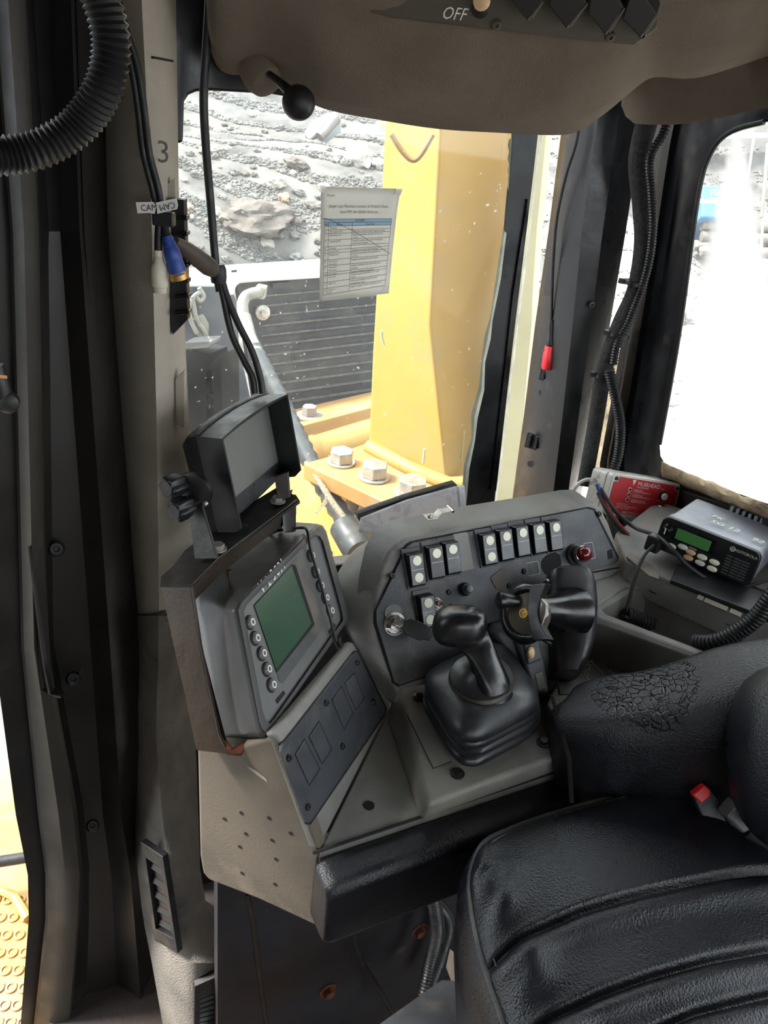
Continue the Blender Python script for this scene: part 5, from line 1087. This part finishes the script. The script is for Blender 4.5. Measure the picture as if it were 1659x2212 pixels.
# laminated notice taped on the windscreen
no = thing('laminated_notice', PG.hit(760, 640, 0.004), 'laminated paper notice with blue headed table stuck on the windscreen', 'notice')
def NB(u, v, h=0.006):
    l = (694 - 4 * v, 403 + 247 * v); bend = 12 * math.sin(math.pi * min(1, v * 1.2)) * 0; r_ = (868 - 22 * max(0, v) ** 0.6 - 6 * v, 408 + 226 * v)
    return PG.hit(l[0] + (r_[0] - l[0]) * u, l[1] + (r_[1] - l[1]) * u, h + 0.006 * math.sin(math.pi * u) * (0.3 + 0.7 * v))
sh_ = MB(); sh_.rings([[NB(i / 12, j / 14) for i in range(13)] for j in range(15)], False, False); sheet = sh_.build('sheet', 'paper', no, ang=80)
sd_ = sheet.modifiers.new('thick', 'SOLIDIFY'); sd_.thickness = 0.0008
def TB(u, v, h=0.0066):     # inside the table
    v0, v1 = 0.285, 0.955; return NB(0.05 + u * 0.89, v0 + (v1 - v0) * v - 0.035 * u * v, h)
hd = MB(); hd.rings([[TB(i / 10, j * 0.094 / 2, 0.0067) for i in range(11)] for j in range(3)], False, False); hd.build('table_header', 'paper_blue', no)
ln_ = MB()
vrows = [0, .046, .094, .145, .193, .277, .365, .409, .453, .541, .622, .71, .747, .835, .916, 1]
def rule(a, b, wd=0.00022):
    pa = [TB(a[0] + (b[0] - a[0]) * k / 8, a[1] + (b[1] - a[1]) * k / 8, 0.0071) for k in range(9)]
    ln_.tube(pa, wd, 4)
for v in vrows: rule((0, v), (1, v))
for u in (0, 1): rule((u, 0), (u, 1))
for u in (0.065, 0.42): rule((u, 0.046), (u, 1))
ln_.build('table_rules', 'ink', no, smooth=False)
pr_ = MB()
def NT(s_, u, v, sz, f=NB, align='LEFT', shear=0.0, sx=1.0):
    o_ = f(u, v, 0.0074 if f is NB else 0.0074); x_ = f(u + 0.06, v, 0.0074) - o_; text_mb(pr_, s_, Fr(o_, x_, PG.n), sz, align, 0.0, shear, sx)
NT('Dozer', 0.075, 0.085, 0.0045)
NT('Jangan Lupa Masukkan Lencana, Isi Prestart Check,', 0.50, 0.182, 0.0055, align='CENTER', shear=0.2, sx=0.80)
NT('Input HM, dan Update Status ya...', 0.51, 0.232, 0.0055, align='CENTER', shear=0.2, sx=0.80)
NT('DOZER', 0.46, 0.036, 0.0042, TB, shear=0.2); NT('No', 0.012, 0.086, 0.0036, TB); NT('Status', 0.18, 0.086, 0.0036, TB); NT('Deskripsi', 0.62, 0.086, 0.0036, TB)
ROWS = [('1', 'Ripping', ''), ('2', 'Persiapan Drilling', 'Pekerjaan untuk persiapan kegiatan drilling'), ('3', 'Perbaikan Area Pit', 'Kegiatan perbaikan dan perawatan front|loading'), ('4', 'Cleaning Batubara', 'Kegiatan pembersihan material pengotor|pada lapisan batubara'), ('5', 'Dozing', ''), ('6', 'Konstruksi jalan', 'Kegiatan pembuatan jalan tambang'), ('7', 'Pengelolaan Air', 'Kegiatan pengelolaan dan penyaliran air|tambang'), ('8', 'Perbaikan Area|Stockpile', 'Kegiatan perbaikan di area stockpile'), ('9', 'Perbaikan dan|Perawatan Jalan', 'Kegiatan perbaikan dan perawatan jalan|tambang'), ('10', 'Perbaikan Dumpingan', 'Kegiatan perbaikan dumpingan'), ('11', 'Recovery Cuaca', 'Pekerjaan general setelah kondisi tidak|terjadi'), ('12', 'Side Cast', 'Aktivitas pemindahan material tanpa|menggunakan hauler'), ('13', 'Support Maintenance|Unit', 'Kegiatan support terkait maintenance unit')]
for k, (n_, a_, b_) in enumerate(ROWS):
    v0, v1 = vrows[k + 2], vrows[k + 3]
    NT(n_, 0.015, v0 + 0.036, 0.0036, TB)
    for q, s_ in enumerate(a_.split('|')): NT(s_, 0.085, v0 + 0.036 + 0.038 * q, 0.0036, TB, sx=0.92)
    for q, s_ in enumerate(b_.split('|')):
        if s_: NT(s_, 0.435, v0 + 0.036 + 0.038 * q, 0.0036, TB, sx=0.80)
pr_.build('print', 'ink', no, smooth=False)
MB().tube([NB(0.02, 0.28, 0.008), NB(0.12, 0.29, 0.008), NB(0.4, 0.38, 0.009), NB(0.7, 0.50, 0.009), NB(0.97, 0.62, 0.009)], 0.00035, 5, 6).build('crease', 'pipe_grey', no)
for u, v in ((0.02, 0.02), (0.97, 0.03), (0.96, 0.95)):
    MB().add([NB(u - .04, v - .03, .008), NB(u + .04, v - .03, .008), NB(u + .04, v + .03, .008), NB(u - .04, v + .03, .008)], [(0, 1, 2, 3)]).build('tape_corner', 'paper', no)
# cables under the console
fh = tag(MB().tube([PB.hit(935, 1930, 0.05), PB.hit(945, 2010, 0.06), PB.hit(930, 2080, 0.07), PB.hit(915, 2150, 0.09)], 0.012, 18, 8, rib=(0.006, 0.0020)).build('floor_conduit', 'loom', ang=32), 'dark corrugated conduit behind the seat front under the console', 'conduit')
tag(MB().tube([PB.hit(925, 1930, 0.035), PB.hit(968, 1990, 0.045), PB.hit(955, 2060, 0.05), PB.hit(930, 2130, 0.055)], 0.011, 18, 8, rib=(0.006, 0.0020)).build('floor_conduit', 'loom', ang=32), 'second corrugated conduit tied beside the first under the console', 'conduit')
tag(MB().tube([PB.hit(760, 1990, 0.02), PB.hit(780, 2070, 0.03), PB.hit(815, 2130, 0.04), PB.hit(850, 2190, 0.06)], 0.004, 8, 8).build('floor_wire', 'rubber_hose'), 'thin black wire hanging under the bolster across the bulkhead', 'wire')

# ================================================================== OUTSIDE: THE MACHINE'S FRONT
ZD = 0.35
PDk = Pln((0, 0, ZD), Z)
mp = thing('mounting_plate', T(800, 1030, ZD - 0.06), 'thick yellow steel base plate with three large hex bolts', 'plate')
MB().prism([T(x, y, ZD) for x, y in ((655, 1000), (700, 988), (795, 955), (1010, 1052), (1040, 1100), (960, 1130), (890, 1112))], (0, 0, -0.05)).build('plate', 'yellow_dusty', mp, bevel=0.006)
for x, y, wpx in ((737, 1000, 51), (808, 1032, 57), (889, 1068, 63)):
    c = T(x, y, ZD); d = (c - CAM).dot(fwd); r = wpx / 2 * d / FPX * 1.04
    hexbolt(Fr(c, (1, 0.2, 0), Z), r, r * 1.15, mp, 'zinc', 'hex_bolt', 1.18)
# tapering post
bL, bR, bB = T(797, 968, ZD), T(966, 1050, ZD), T(1030, 1012, ZD)
YL, YR, YB = bL.y, bR.y, bB.y + 0.05
def wcol(pts, Y): return [W(x, y, Y) for x, y in pts]
cL = wcol([(836, 60), (832, 275), (818, 560), (806, 760), (797, 968)], YL)
cR = wcol([(955, 60), (950, 290), (936, 560), (928, 700), (966, 1050)], YR)
cB = wcol([(1150, 60), (1135, 290), (1110, 560), (1090, 700), (1030, 1012)], YB)
post = MB()
q = [[a, b, c, c + (a - b) * 0.8 + Vector((0, 0.25, 0)), a + Vector((0, 0.35, 0))] for a, b, c in zip(cL, cR, cB)]
post.rings(q[::-1]); po = thing('yellow_post', bL, 'tall yellow steel post tapering up from the base plate outside the windscreen', 'post')
post.build('post', 'yellow', po, bevel=0.008)
MB().tube([bL + Vector((0, -0.01, 0.01)), T(880, 1010, ZD + 0.01), bR + Vector((0, -0.01, 0.01)), T(1010, 1045, ZD + 0.01)], 0.022, 10).build('weld_fillet', 'yellow', po)
for l in ([(824, 715), (825, 730), (829, 745)], [(918, 985), (914, 1000), (917, 970)], [(1002, 930), (999, 965), (996, 990)]):
    MB().tube([W(x, y, (YR if x < 990 else YR + 0.12) - 0.06 - (0.0 if x > 900 else 0.0)) for x, y in l], 0.004, 6).build('paint_chip', 'cream_post', po)
MB().tube([W(x, y, YR - 0.10) for x, y in ((846, 290), (868, 325), (890, 345), (908, 335), (935, 290))], 0.006, 8, 6).build('rub_mark', 'yellow_dusty', po)
# lower deck sheets
ld = thing('yellow_front_deck', T(800, 1100, 0.1), 'dusty yellow sheet steel deck below the base plate', 'deck')
MB().prism([T(x, y, 0.16) for x, y in ((560, 1010), (660, 985), (1060, 1120), (1000, 1300), (560, 1330))], (0, 0, -0.04)).build('sheet', 'yellow', ld, bevel=0.003)
MB().prism([T(x, y, 0.24) for x, y in ((690, 1020), (704, 1012), (762, 1046), (750, 1060))], (0, 0, -0.09)).build('step_angle', 'yellow_dusty', ld, bevel=0.004)
MB().prism([T(x, y, 0.24) for x, y in ((778, 1062), (790, 1056), (880, 1105), (868, 1118))], (0, 0, -0.09)).build('step_angle', 'yellow_dusty', ld, bevel=0.004)
MB().prism([T(x, y, 0.19) for x, y in ((630, 1170), (720, 1190), (700, 1215), (660, 1230), (600, 1200))], (0, 0, -0.03)).build('copper_corner', 'rust', ld, bevel=0.003)
MB().tube([T(745, 1062, 0.27), T(790, 1052, 0.30)], 0.020, 14).build('stub_tube', 'yellow_dusty', ld)
MB().lathe(Fr(T(752, 1063, 0.262), (1, 0, 0), (-0.6, -0.7, 0.1)), [(0.017, 0), (0.017, 0.012)], 14).build('tube_end', 'rust', ld)
rs = []
for k in range(7):
    t = k / 6; c = T(764 + 2 * math.sin(6 * t), 1068 + 42 * t, 0.25 - 0.06 * t); rs.append([c + Vector((math.cos(a), 0.4 * math.sin(a), 0.0)) * (0.022 - 0.010 * t + 0.003 * noise.noise(Vector((a, t * 4, 1)))) for a in [2 * math.pi * i / 10 for i in range(10)]])
tag(MB().rings(rs).build('grease_clump', 'pipe_grey', ang=70), 'dark matted grease clump hanging on the yellow deck edge', 'clump')
tb = thing('yellow_cross_tube', W(730, 985, 2.9), 'round yellow cross tube behind the base plate', 'tube')
MB().tube([W(668, 975, 2.75), W(860, 915, 3.05)], 0.055, 20).build('tube', 'yellow', tb)
MB().lathe(Fr(W(668, 975, 2.75), Z, W(668, 975, 2.75) - W(860, 915, 3.05)), [(0.06, -0.03), (0.06, 0.0), (0.045, 0.004)], 20).build('collar', 'yellow_dusty', tb)
lg_ = thing('yellow_ledge', W(720, 940, 3.1), 'dusty yellow ledge with a flanged bolt under the radiator', 'ledge')
MB().prism([W(630, 925, 2.95), W(840, 870, 3.3), W(840, 838, 3.75), W(610, 890, 3.45)], (0, 0, -0.07)).build('ledge', 'yellow_dusty', lg_, bevel=0.005)
hexbolt(Fr(W(668, 900, 3.15), (1, 0, 0), Z), 0.032, 0.05, lg_, 'pipe_grey', 'flanged_bolt', 1.9)
# radiator guard
PRd = Pln(W(650, 750, 3.6), dirv(58).cross(Z))
rg = thing('radiator_guard', PRd.hit(650, 900), 'dark ribbed radiator core in a grey guard beyond the windscreen', 'radiator')
MB().prism(PRd.poly([(512, 606), (860, 575), (860, 880), (640, 925), (560, 935)]), -PRd.n * 0.05).build('core', 'radiator', rg)
# fins rows and ribs
for k in range(14):
    y0 = 640 + 21 * k; y1 = 612 + 20.0 * k; xa = 548 + 4.2 * k
    MB().prism([PRd.hit(xa, y0, 0.012), PRd.hit(862, y1, 0.012), PRd.hit(862, y1 + 3.0, 0.012), PRd.hit(xa, y0 + 3.5, 0.012)], -PRd.n * 0.02).build('rib', 'radiator_rib', rg)
topo = [(380, 580), (460, 572), (860, 545), (860, 590), (530, 612), (505, 612), (498, 625), (480, 640), (395, 600)]
MB().prism(PRd.poly([(395, 606), (460, 598), (860, 570), (860, 592), (540, 612), (520, 614), (511, 620), (508, 640), (490, 640), (470, 622), (395, 622)], 0.06), -PRd.n * 0.20).build('top_rail', 'guard_grey', rg, bevel=0.02, seg=3)
MB().prism(PRd.poly([(395, 602), (470, 606), (500, 620), (512, 650), (520, 760), (560, 935), (470, 960), (380, 940)], 0.05), -PRd.n * 0.20).build('side_panel', 'guard_blue', rg, bevel=0.015)
F = Fr(PRd.hit(566, 674, 0.02), dirv(58), PRd.n); MB().lathe(F, [(0.034, 0), (0.034, 0.014), (0.02, 0.016)], 24).build('washer', 'zinc', rg); hexbolt(Fr(F.o + PRd.n * 0.014, F.x, F.z), 0.016, 0.018, rg, 'zinc', 'bolt', 1.1)
MB().prism(PRd.poly([(500, 584), (512, 583), (512, 588), (500, 589)], 0.063), -PRd.n * 0.004).build('slot', 'steel_brown', rg)
MB().prism(PRd.poly([(590, 612), (628, 609), (628, 618), (618, 624), (590, 622)], 0.03), -PRd.n * 0.03).build('lug', 'radiator', rg)
for l in ([(436, 630), (420, 640), (408, 665), (412, 690), (425, 720)], [(430, 622), (440, 640), (432, 650), (424, 640)], [(415, 640), (425, 690), (440, 712), (452, 740)]):
    MB().tube([PRd.hit(x, y, 0.08) for x, y in l], 0.010, 8, 6).build('grease_line', 'fitting', rg)
MB().prism(PRd.poly([(418, 690), (440, 680), (452, 700), (450, 730), (428, 728)], 0.07), -PRd.n * 0.03).build('manifold', 'fitting', rg, bevel=0.004)
# hydraulic hose with elbow fitting and spiral wrap
hh_ = thing('hydraulic_hose', W(760, 1160, 1.8), 'spiral-wrapped grey hydraulic hose with white elbow fitting in front of radiator', 'hose')
Yh = 2.6
MB().tube([W(560, 632, Yh + .45), W(545, 634, Yh + .42), W(530, 642, Yh + .4), W(524, 660, Yh + .38), W(528, 690, Yh + .35)], 0.022, 14, 6).build('elbow', 'fitting', hh_)
MB().prism([W(552, 618, Yh + .44), W(574, 622, Yh + .44), W(570, 648, Yh + .44), W(550, 644, Yh + .44)], (0, 0.05, 0)).build('nut', 'zinc', hh_, bevel=0.004)
MB().tube([W(528, 685, Yh + .35), W(540, 730, Yh + .25), W(556, 765, Yh + .15)], 0.026, 14, 6).build('ferrule', 'fitting', hh_)
MB().tube([W(552, 755, Yh + .18), W(575, 800, Yh + .05), W(600, 850, Yh - .1), W(640, 935, Yh - .35), W(672, 1000, Yh - .5), W(705, 1060, Yh - .63), W(742, 1120, Yh - .75), W(785, 1190, Yh - .85)], 0.030, 16, 14, rib=(0.052, 0.006)).build('spiral_wrap', 'wrap', hh_, ang=60)
MB().tube([W(662, 1000, Yh - .62), W(690, 1040, Yh - .70), W(722, 1090, Yh - .78), W(768, 1150, Yh - .86)], 0.0085, 10, 8).build('rope_sleeve', 'rope', hh_)
MB().add([W(668, 1112, Yh - .85), W(690, 1100, Yh - .80), W(703, 1070, Yh - .80), W(708, 1085, Yh - .80), W(690, 1108, Yh - .82)], [(0, 1, 4), (1, 2, 3, 4)]).build('torn_wrap', 'rope', hh_)
MB().lathe(Fr(W(760, 1165, Yh - .88), Z, (W(790, 1195, Yh - .92) - W(742, 1120, Yh - .8))), [(0.040, -0.05), (0.042, 0.03), (0.036, 0.05)], 16).build('hose_end', 'wrap', hh_)
# cream bar beside the windscreen edge
tag(MB().prism([W(x, y, 1.9) for x, y in ((1166, 200), (1190, 200), (1160, 500), (1151, 640), (1149, 700), (1131, 900), (1106, 1150), (1050, 1150), (1085, 900), (1108, 700), (1137, 500))], (0.03, 0.12, 0)).build('cream_handrail_bar', 'cream_post', bevel=0.004), 'flat cream painted upright bar outside between windscreen and right pillar', 'bar')

# ================================================================== OUTSIDE: LEFT THROUGH THE DOOR
tr = thing('tread_fender', T(20, 2100, -0.35), 'yellow fender step with raised round anti-slip studs seen past the door post', 'fender')
MB().prism([T(x, y, -0.35) for x, y in ((-300, 1640), (90, 1640), (120, 2500), (-300, 2500))], (0, 0, -0.05)).build('deck', 'yellow_dusty', tr)
for j in range(9):
    for i in range(3):
        x = 2 + 27 * i + (13 if j % 2 else 0) - j * 1.2; y = 1945 + 38 * j
        MB().lathe(Fr(T(x - 12, y, -0.35), (1, 0, 0), Z), [(0.012, 0), (0.011, 0.004), (0.007, 0.005), (0.006, 0.002)], 14).build('stud', 'yellow_dusty', tr)
MB().tube([T(-60, 1870, -0.25), T(20, 1858, -0.25), T(70, 1850, -0.25)], 0.012, 10).build('latch_bar', 'steel_black', tr)
MB().tube([T(-40, 1905, -0.34), T(30, 1935, -0.34), T(60, 1985, -0.34)], 0.010, 8).build('fender_pipe', 'yellow', tr)
dh = thing('door_latch', W(10, 850, 0.70), 'black door latch lever with orange mark at the frame edge', 'latch')
MB().tube([W(-12, 790, 0.70), W(4, 840, 0.70), W(12, 880, 0.70)], 0.0085, 12, 4).build('lever', 'black_plastic', dh)
MB().lathe(Fr(W(18, 868, 0.70), (1, 0, 0), (0.2, -1, 0)), [(0.010, -0.004), (0.011, 0.004), (0.006, 0.008)], 16).build('pivot', 'steel_black', dh)
MB().box(Fr(W(2, 813, 0.69), (1, 0, 0), (0, -1, 0)), -0.006, 0.006, -0.0014, 0.0014, 0, 0.001).build('orange_mark', 'orange', dh)

# ================================================================== OUTSIDE: GROUND AND RUBBLE
GZ = -1.9
def sstep(a, b, x): t = max(0, min(1, (x - a) / (b - a))); return t * t * (3 - 2 * t)
def hgt(x, y):
    r = math.hypot(x, y); az = math.degrees(math.atan2(x, y))
    n1 = noise.fractal(Vector((x * 0.12, y * 0.12, 0.3)), 1.0, 2.0, 5); n2 = noise.fractal(Vector((x * 0.5, y * 0.5, 5.3)), 0.9, 2.0, 5)
    right_ = sstep(8, 24, az)
    pile = sstep(11.2, 15.6, r) * (1.95 - 1.45 * right_) - sstep(15.8, 18, r) * 0.5 * (1 - right_)
    pit = -0.7 * math.exp(-(((x + 2.0) / 1.3) ** 2 + ((y - 11.8) / 1.0) ** 2))
    hill = sstep(16.5, 36, r) * (11.5 + 1.5 * right_)
    return GZ + pile + hill + pit + 0.35 * n1 * sstep(8, 14, r) + 0.06 * n2
NA, NR = 420, 260; g = MB()
for j in range(NR + 1):
    r = 4.5 * (62 / 4.5) ** (j / NR)
    for i in range(NA + 1):
        a = math.radians(-75 + 160 * i / NA); x, y = r * math.sin(a), r * math.cos(a); g.v.append(Vector((x, y, hgt(x, y))))
for j in range(NR):
    for i in range(NA): k = j * (NA + 1) + i; g.f.append((k, k + 1, k + NA + 2, k + NA + 1))
gd = g.build('ground', 'soil', ang=180); gd.data.materials.append(MATS['soil_sunlit'])
gd.data.polygons.foreach_set('material_index', [1 if (math.degrees(math.atan2(g.v[f[0]].x, g.v[f[0]].y)) > 13 + 2 * noise.noise(g.v[f[0]] * 0.4) and g.v[f[0]].length < 15.5 + 1.5 * noise.noise(g.v[f[0]] * 0.3)) else 0 for f in g.f]); gd['kind'] = 'structure'
MB().box(FW, -40, 40, -40, 4.6, GZ - 0.3, GZ - 0.05).build('ground_apron', 'soil')['kind'] = 'structure'
# rock shapes
RM = {}
def rockmesh(seed, m, flat=0.75, sub=3):
    bm = bmesh.new(); bmesh.ops.create_icosphere(bm, subdivisions=sub, radius=1.0)
    for v in bm.verts:
        n = v.co.normalized(); f = 1 + 0.35 * noise.noise(n * 1.3 + Vector((seed * 7.1, 0, 0))) + 0.18 * noise.noise(n * 3.1 + Vector((0, seed * 3.7, 0)))
        cz = noise.cell(n * 1.4 + Vector((seed, seed, 0))); f *= 1 - 0.16 * cz
        v.co = Vector((n.x * f * 1.15, n.y * f, n.z * f * flat))
    me = bpy.data.meshes.new('rock'); bm.to_mesh(me); bm.free(); me.materials.append(MATS[m])
    me.polygons.foreach_set('use_smooth', [True] * len(me.polygons)); me.set_sharp_from_angle(angle=math.radians(28)); return me
ROCKS = [rockmesh(k, ('rock', 'rock', 'rock_pale', 'rock', 'rock_brown')[k % 5]) for k in range(10)]
def ground_at(px, py):
    r = ray(px, py); t = 6.0
    while t < 140:
        p = CAM + r * t
        if p.z < hgt(p.x, p.y): return p
        t += 0.06 + t * 0.004
    return None
def rock(px, py, wpx, label, group=None, me=None, name='rock', tall=1.0):
    p = ground_at(px, py)
    if p is None: return
    d = (p - CAM).dot(fwd); s_ = wpx / 2 * d / FPX
    o = bpy.data.objects.new(name, me or random.choice(ROCKS)); COL.objects.link(o); o.location = (p.x, p.y, hgt(p.x, p.y) + s_ * 0.25)
    o.scale = (s_, s_, s_ * tall); o.rotation_euler = (random.uniform(-.3, .3), random.uniform(-.3, .3), random.uniform(0, 6.28)); tag(o, label, 'rock', group); return o
rock(555, 500, 125, 'large brown grey boulder half buried in the rubble hollow', me=rockmesh(21, 'rock_brown', 0.62, 4), tall=0.9)
rock(778, 352, 54, 'pale boulder perched on the rubble near the yellow post', me=rockmesh(23, 'rock_pale', 0.8), tall=1.1)
rock(818, 362, 34, 'smaller pale boulder touching the yellow post edge', me=rockmesh(24, 'rock_pale', 0.8))
rock(640, 365, 46, 'flat brown rock on the slope above the notice', me=rockmesh(25, 'rock_brown', 0.6))
rock(612, 445, 26, 'orange tinted rock on the slope left of the notice', me=rockmesh(26, 'rock_orange', 0.9))
rock(600, 412, 40, 'pale angular rock above the orange tinted rock', me=rockmesh(27, 'rock_pale', 0.8))
rock(460, 330, 48, 'wide pale flat rock behind the hanging monitor cable', me=rockmesh(28, 'rock_pale', 0.45))
rock(408, 462, 20, 'orange rock low beside the pillar socket', me=rockmesh(29, 'rock_orange', 0.8))
rng = random.Random(3)
for k in range(210):
    px, py = rng.uniform(380, 860), rng.uniform(215, 585) ** 1.0
    if rng.random() < 0.12: px, py = rng.uniform(1440, 1659), rng.uniform(480, 760)
    if px > 1000: lb, gp = 'broken rock on the ground beyond the side window', 'broken rocks beyond the side window'
    elif py < 320: lb, gp = 'broken rock on the far slope behind the rubble crest', 'broken rocks on the far slope'
    elif px < 460: lb, gp = 'broken rock on the near slope left of the hanging monitor cable', 'broken rocks left of the cable'
    elif px < 690: lb, gp = 'broken rock on the near slope between hanging cable and notice', 'broken rocks between cable and notice'
    else: lb, gp = 'broken rock on the near slope above or behind the notice', 'broken rocks by the notice'
    rock(px, py, rng.uniform(9, 26) * (0.45 + 0.75 * (py - 190) / 400), lb, gp)
# small rubble: too many to count
rb = MB(); ico = bmesh.new(); bmesh.ops.create_icosphere(ico, subdivisions=1, radius=1.0); iv = [v.co.copy() for v in ico.verts]; jf = [tuple(v.index for v in f.verts) for f in ico.faces]; ico.free()
for k in range(15000):
    if k % 5: px, py = rng.uniform(370, 880), 180 + 410 * rng.random()
    else: px, py = rng.uniform(1140, 1670), 280 + 640 * rng.random()
    r = ray(px, py); az = math.atan2(r.x, r.y)
    # march coarse
    t = 7.0; p = None
    while t < 80:
        q = CAM + r * t
        if q.z < hgt(q.x, q.y): p = q; break
        t += 0.25 + t * 0.01
    if p is None: continue
    s_ = (2.2 + 7 * rng.random() ** 2.5) * t / FPX * 0.62; ang = rng.uniform(0, 6.28); ca, sa = math.cos(ang), math.sin(ang); sx, sy, sz = rng.uniform(.7, 1.4) * s_, rng.uniform(.6, 1.1) * s_, rng.uniform(.4, .9) * s_
    zz = hgt(p.x, p.y)
    rb.add([Vector((p.x + (v.x * sx * ca - v.y * sy * sa) * (1 + 0.2 * ((i * 7 + k) % 5 - 2) / 2), p.y + v.x * sx * sa + v.y * sy * ca, zz + v.z * sz * (1 + 0.2 * ((i * 3 + k) % 5 - 2) / 2) + sz * 0.3)) for i, v in enumerate(iv)], jf)
ro_ = rb.build('rubble', 'rock', smooth=False); ro_['kind'] = 'stuff'; ro_['label'] = 'loose grey rubble strewn over the slopes'; ro_['category'] = 'rubble'

# ---- far machines
ex = ground_at(668, 318); d_ = (ex - CAM).dot(fwd) + 2
exc = thing('excavator_arm', ex, 'grey excavator stick and bucket digging behind the rubble crest', 'excavator')
MB().prism([P(x, y, d_) for x, y in ((655, 285), (672, 262), (705, 242), (735, 236), (730, 248), (700, 270), (684, 290), (668, 302))], fwd * 0.8).build('stick', 'excavator_grey', exc, bevel=0.05)
MB().tube([P(690, 296, d_ - 0.1), P(728, 256, d_)], 0.10, 10).build('ram', 'pipe_grey', exc)
MB().prism([P(x, y, d_) for x, y in ((642, 300), (650, 290), (664, 298), (676, 300), (690, 296), (700, 304), (688, 318), (668, 316))], fwd * 1.2).build('bucket', 'pipe_grey', exc, bevel=0.05)
sg = thing('site_sign', P(822, 290, d_), 'white board with yellow lettering beyond the yellow post', 'sign')
MB().prism([P(x, y, d_) for x, y in ((812, 262), (850, 262), (850, 290), (812, 290))], fwd * 0.1).build('board', 'steel_white', sg)
Fs = Fr(P(817, 275, d_ - 0.03), right, -fwd); text_mb(MB(), '5C', Fs, 0.28).build('number', 'sign_yellow', sg); text_mb(MB(), 'LIE', Fr(P(818, 283, d_ - 0.03), right, -fwd), 0.13).build('small_lettering', 'ink', sg)
dq = 14.0
bt = thing('blue_tank', P(1565, 490, dq), 'faded blue site tank with yellow number seen through the side window', 'tank')
Fbt = Fr(P(1518, 480, dq), right, -fwd)
k_ = dq / FPX
MB().prism([P(x, y, dq) for x, y in ((1516, 398), (1626, 402), (1626, 465), (1585, 470), (1516, 470))], fwd * 1.2).build('body', 'blue_paint', bt, bevel=0.05)
text_mb(MB(), 'EG4660', Fr(P(1534, 422, dq - 0.03), right, -fwd), 13 * k_ * 1.35, sx=0.72).build('number', 'sign_yellow', bt)
MB().prism([P(x, y, dq - 0.02) for x, y in ((1534, 426), (1556, 427), (1556, 438), (1534, 437))], fwd * 0.02).build('orange_plate', 'orange', bt)
hrl = thing('white_railing', P(1580, 540, dq - 1), 'thin white railing before the blue tank', 'railing')
for y0, y1 in ((434, 442), (537, 542)): MB().tube([P(1512, y0, dq - 1), P(1652, y1, dq - 1)], 0.03, 8).build('rail', 'steel_white', hrl)
for x in (1560, 1650): MB().tube([P(x, 434, dq - 1), P(x - 6, 545, dq - 1)], 0.02, 8).build('upright', 'steel_white', hrl)
MB().tube([P(1628, 300, dq - 1), P(1610, 420, dq - 1)], 0.02, 8).build('mast', 'steel_white', hrl)
pi_ = thing('steel_pipes', P(1640, 560, dq), 'row of grey steel pipes beside the blue tank', 'pipes')
for y in (490, 515, 545): MB().tube([P(1515, y - 4, dq + 0.3), P(1720, y + 4, dq + 0.3)], 0.10, 12).build('pipe', 'pipe_grey', pi_)
lp = thing('black_lamp_pole', P(1645, 440, dq - 2), 'dark slender pole standing near the right window edge', 'pole')
MB().tube([P(1659, 310, dq - 2), P(1652, 400, dq - 2), P(1645, 470, dq - 2)], 0.03, 8).build('pole', 'pipe_grey', lp)
MB().lathe(Fr(P(1614, 420, dq - 2), (1, 0, 0), Z), [(0.05, -0.3), (0.07, 0), (0.04, 0.07)], 12).build('lamp', 'pipe_grey', lp)
tag(MB().prism([P(x, y, dq + 3) for x, y in ((1500, 290), (1720, 285), (1720, 296), (1500, 300))], fwd * 0.4).build('overhead_beam', 'steel_white'), 'white overhead beam high beyond the side window', 'beam')
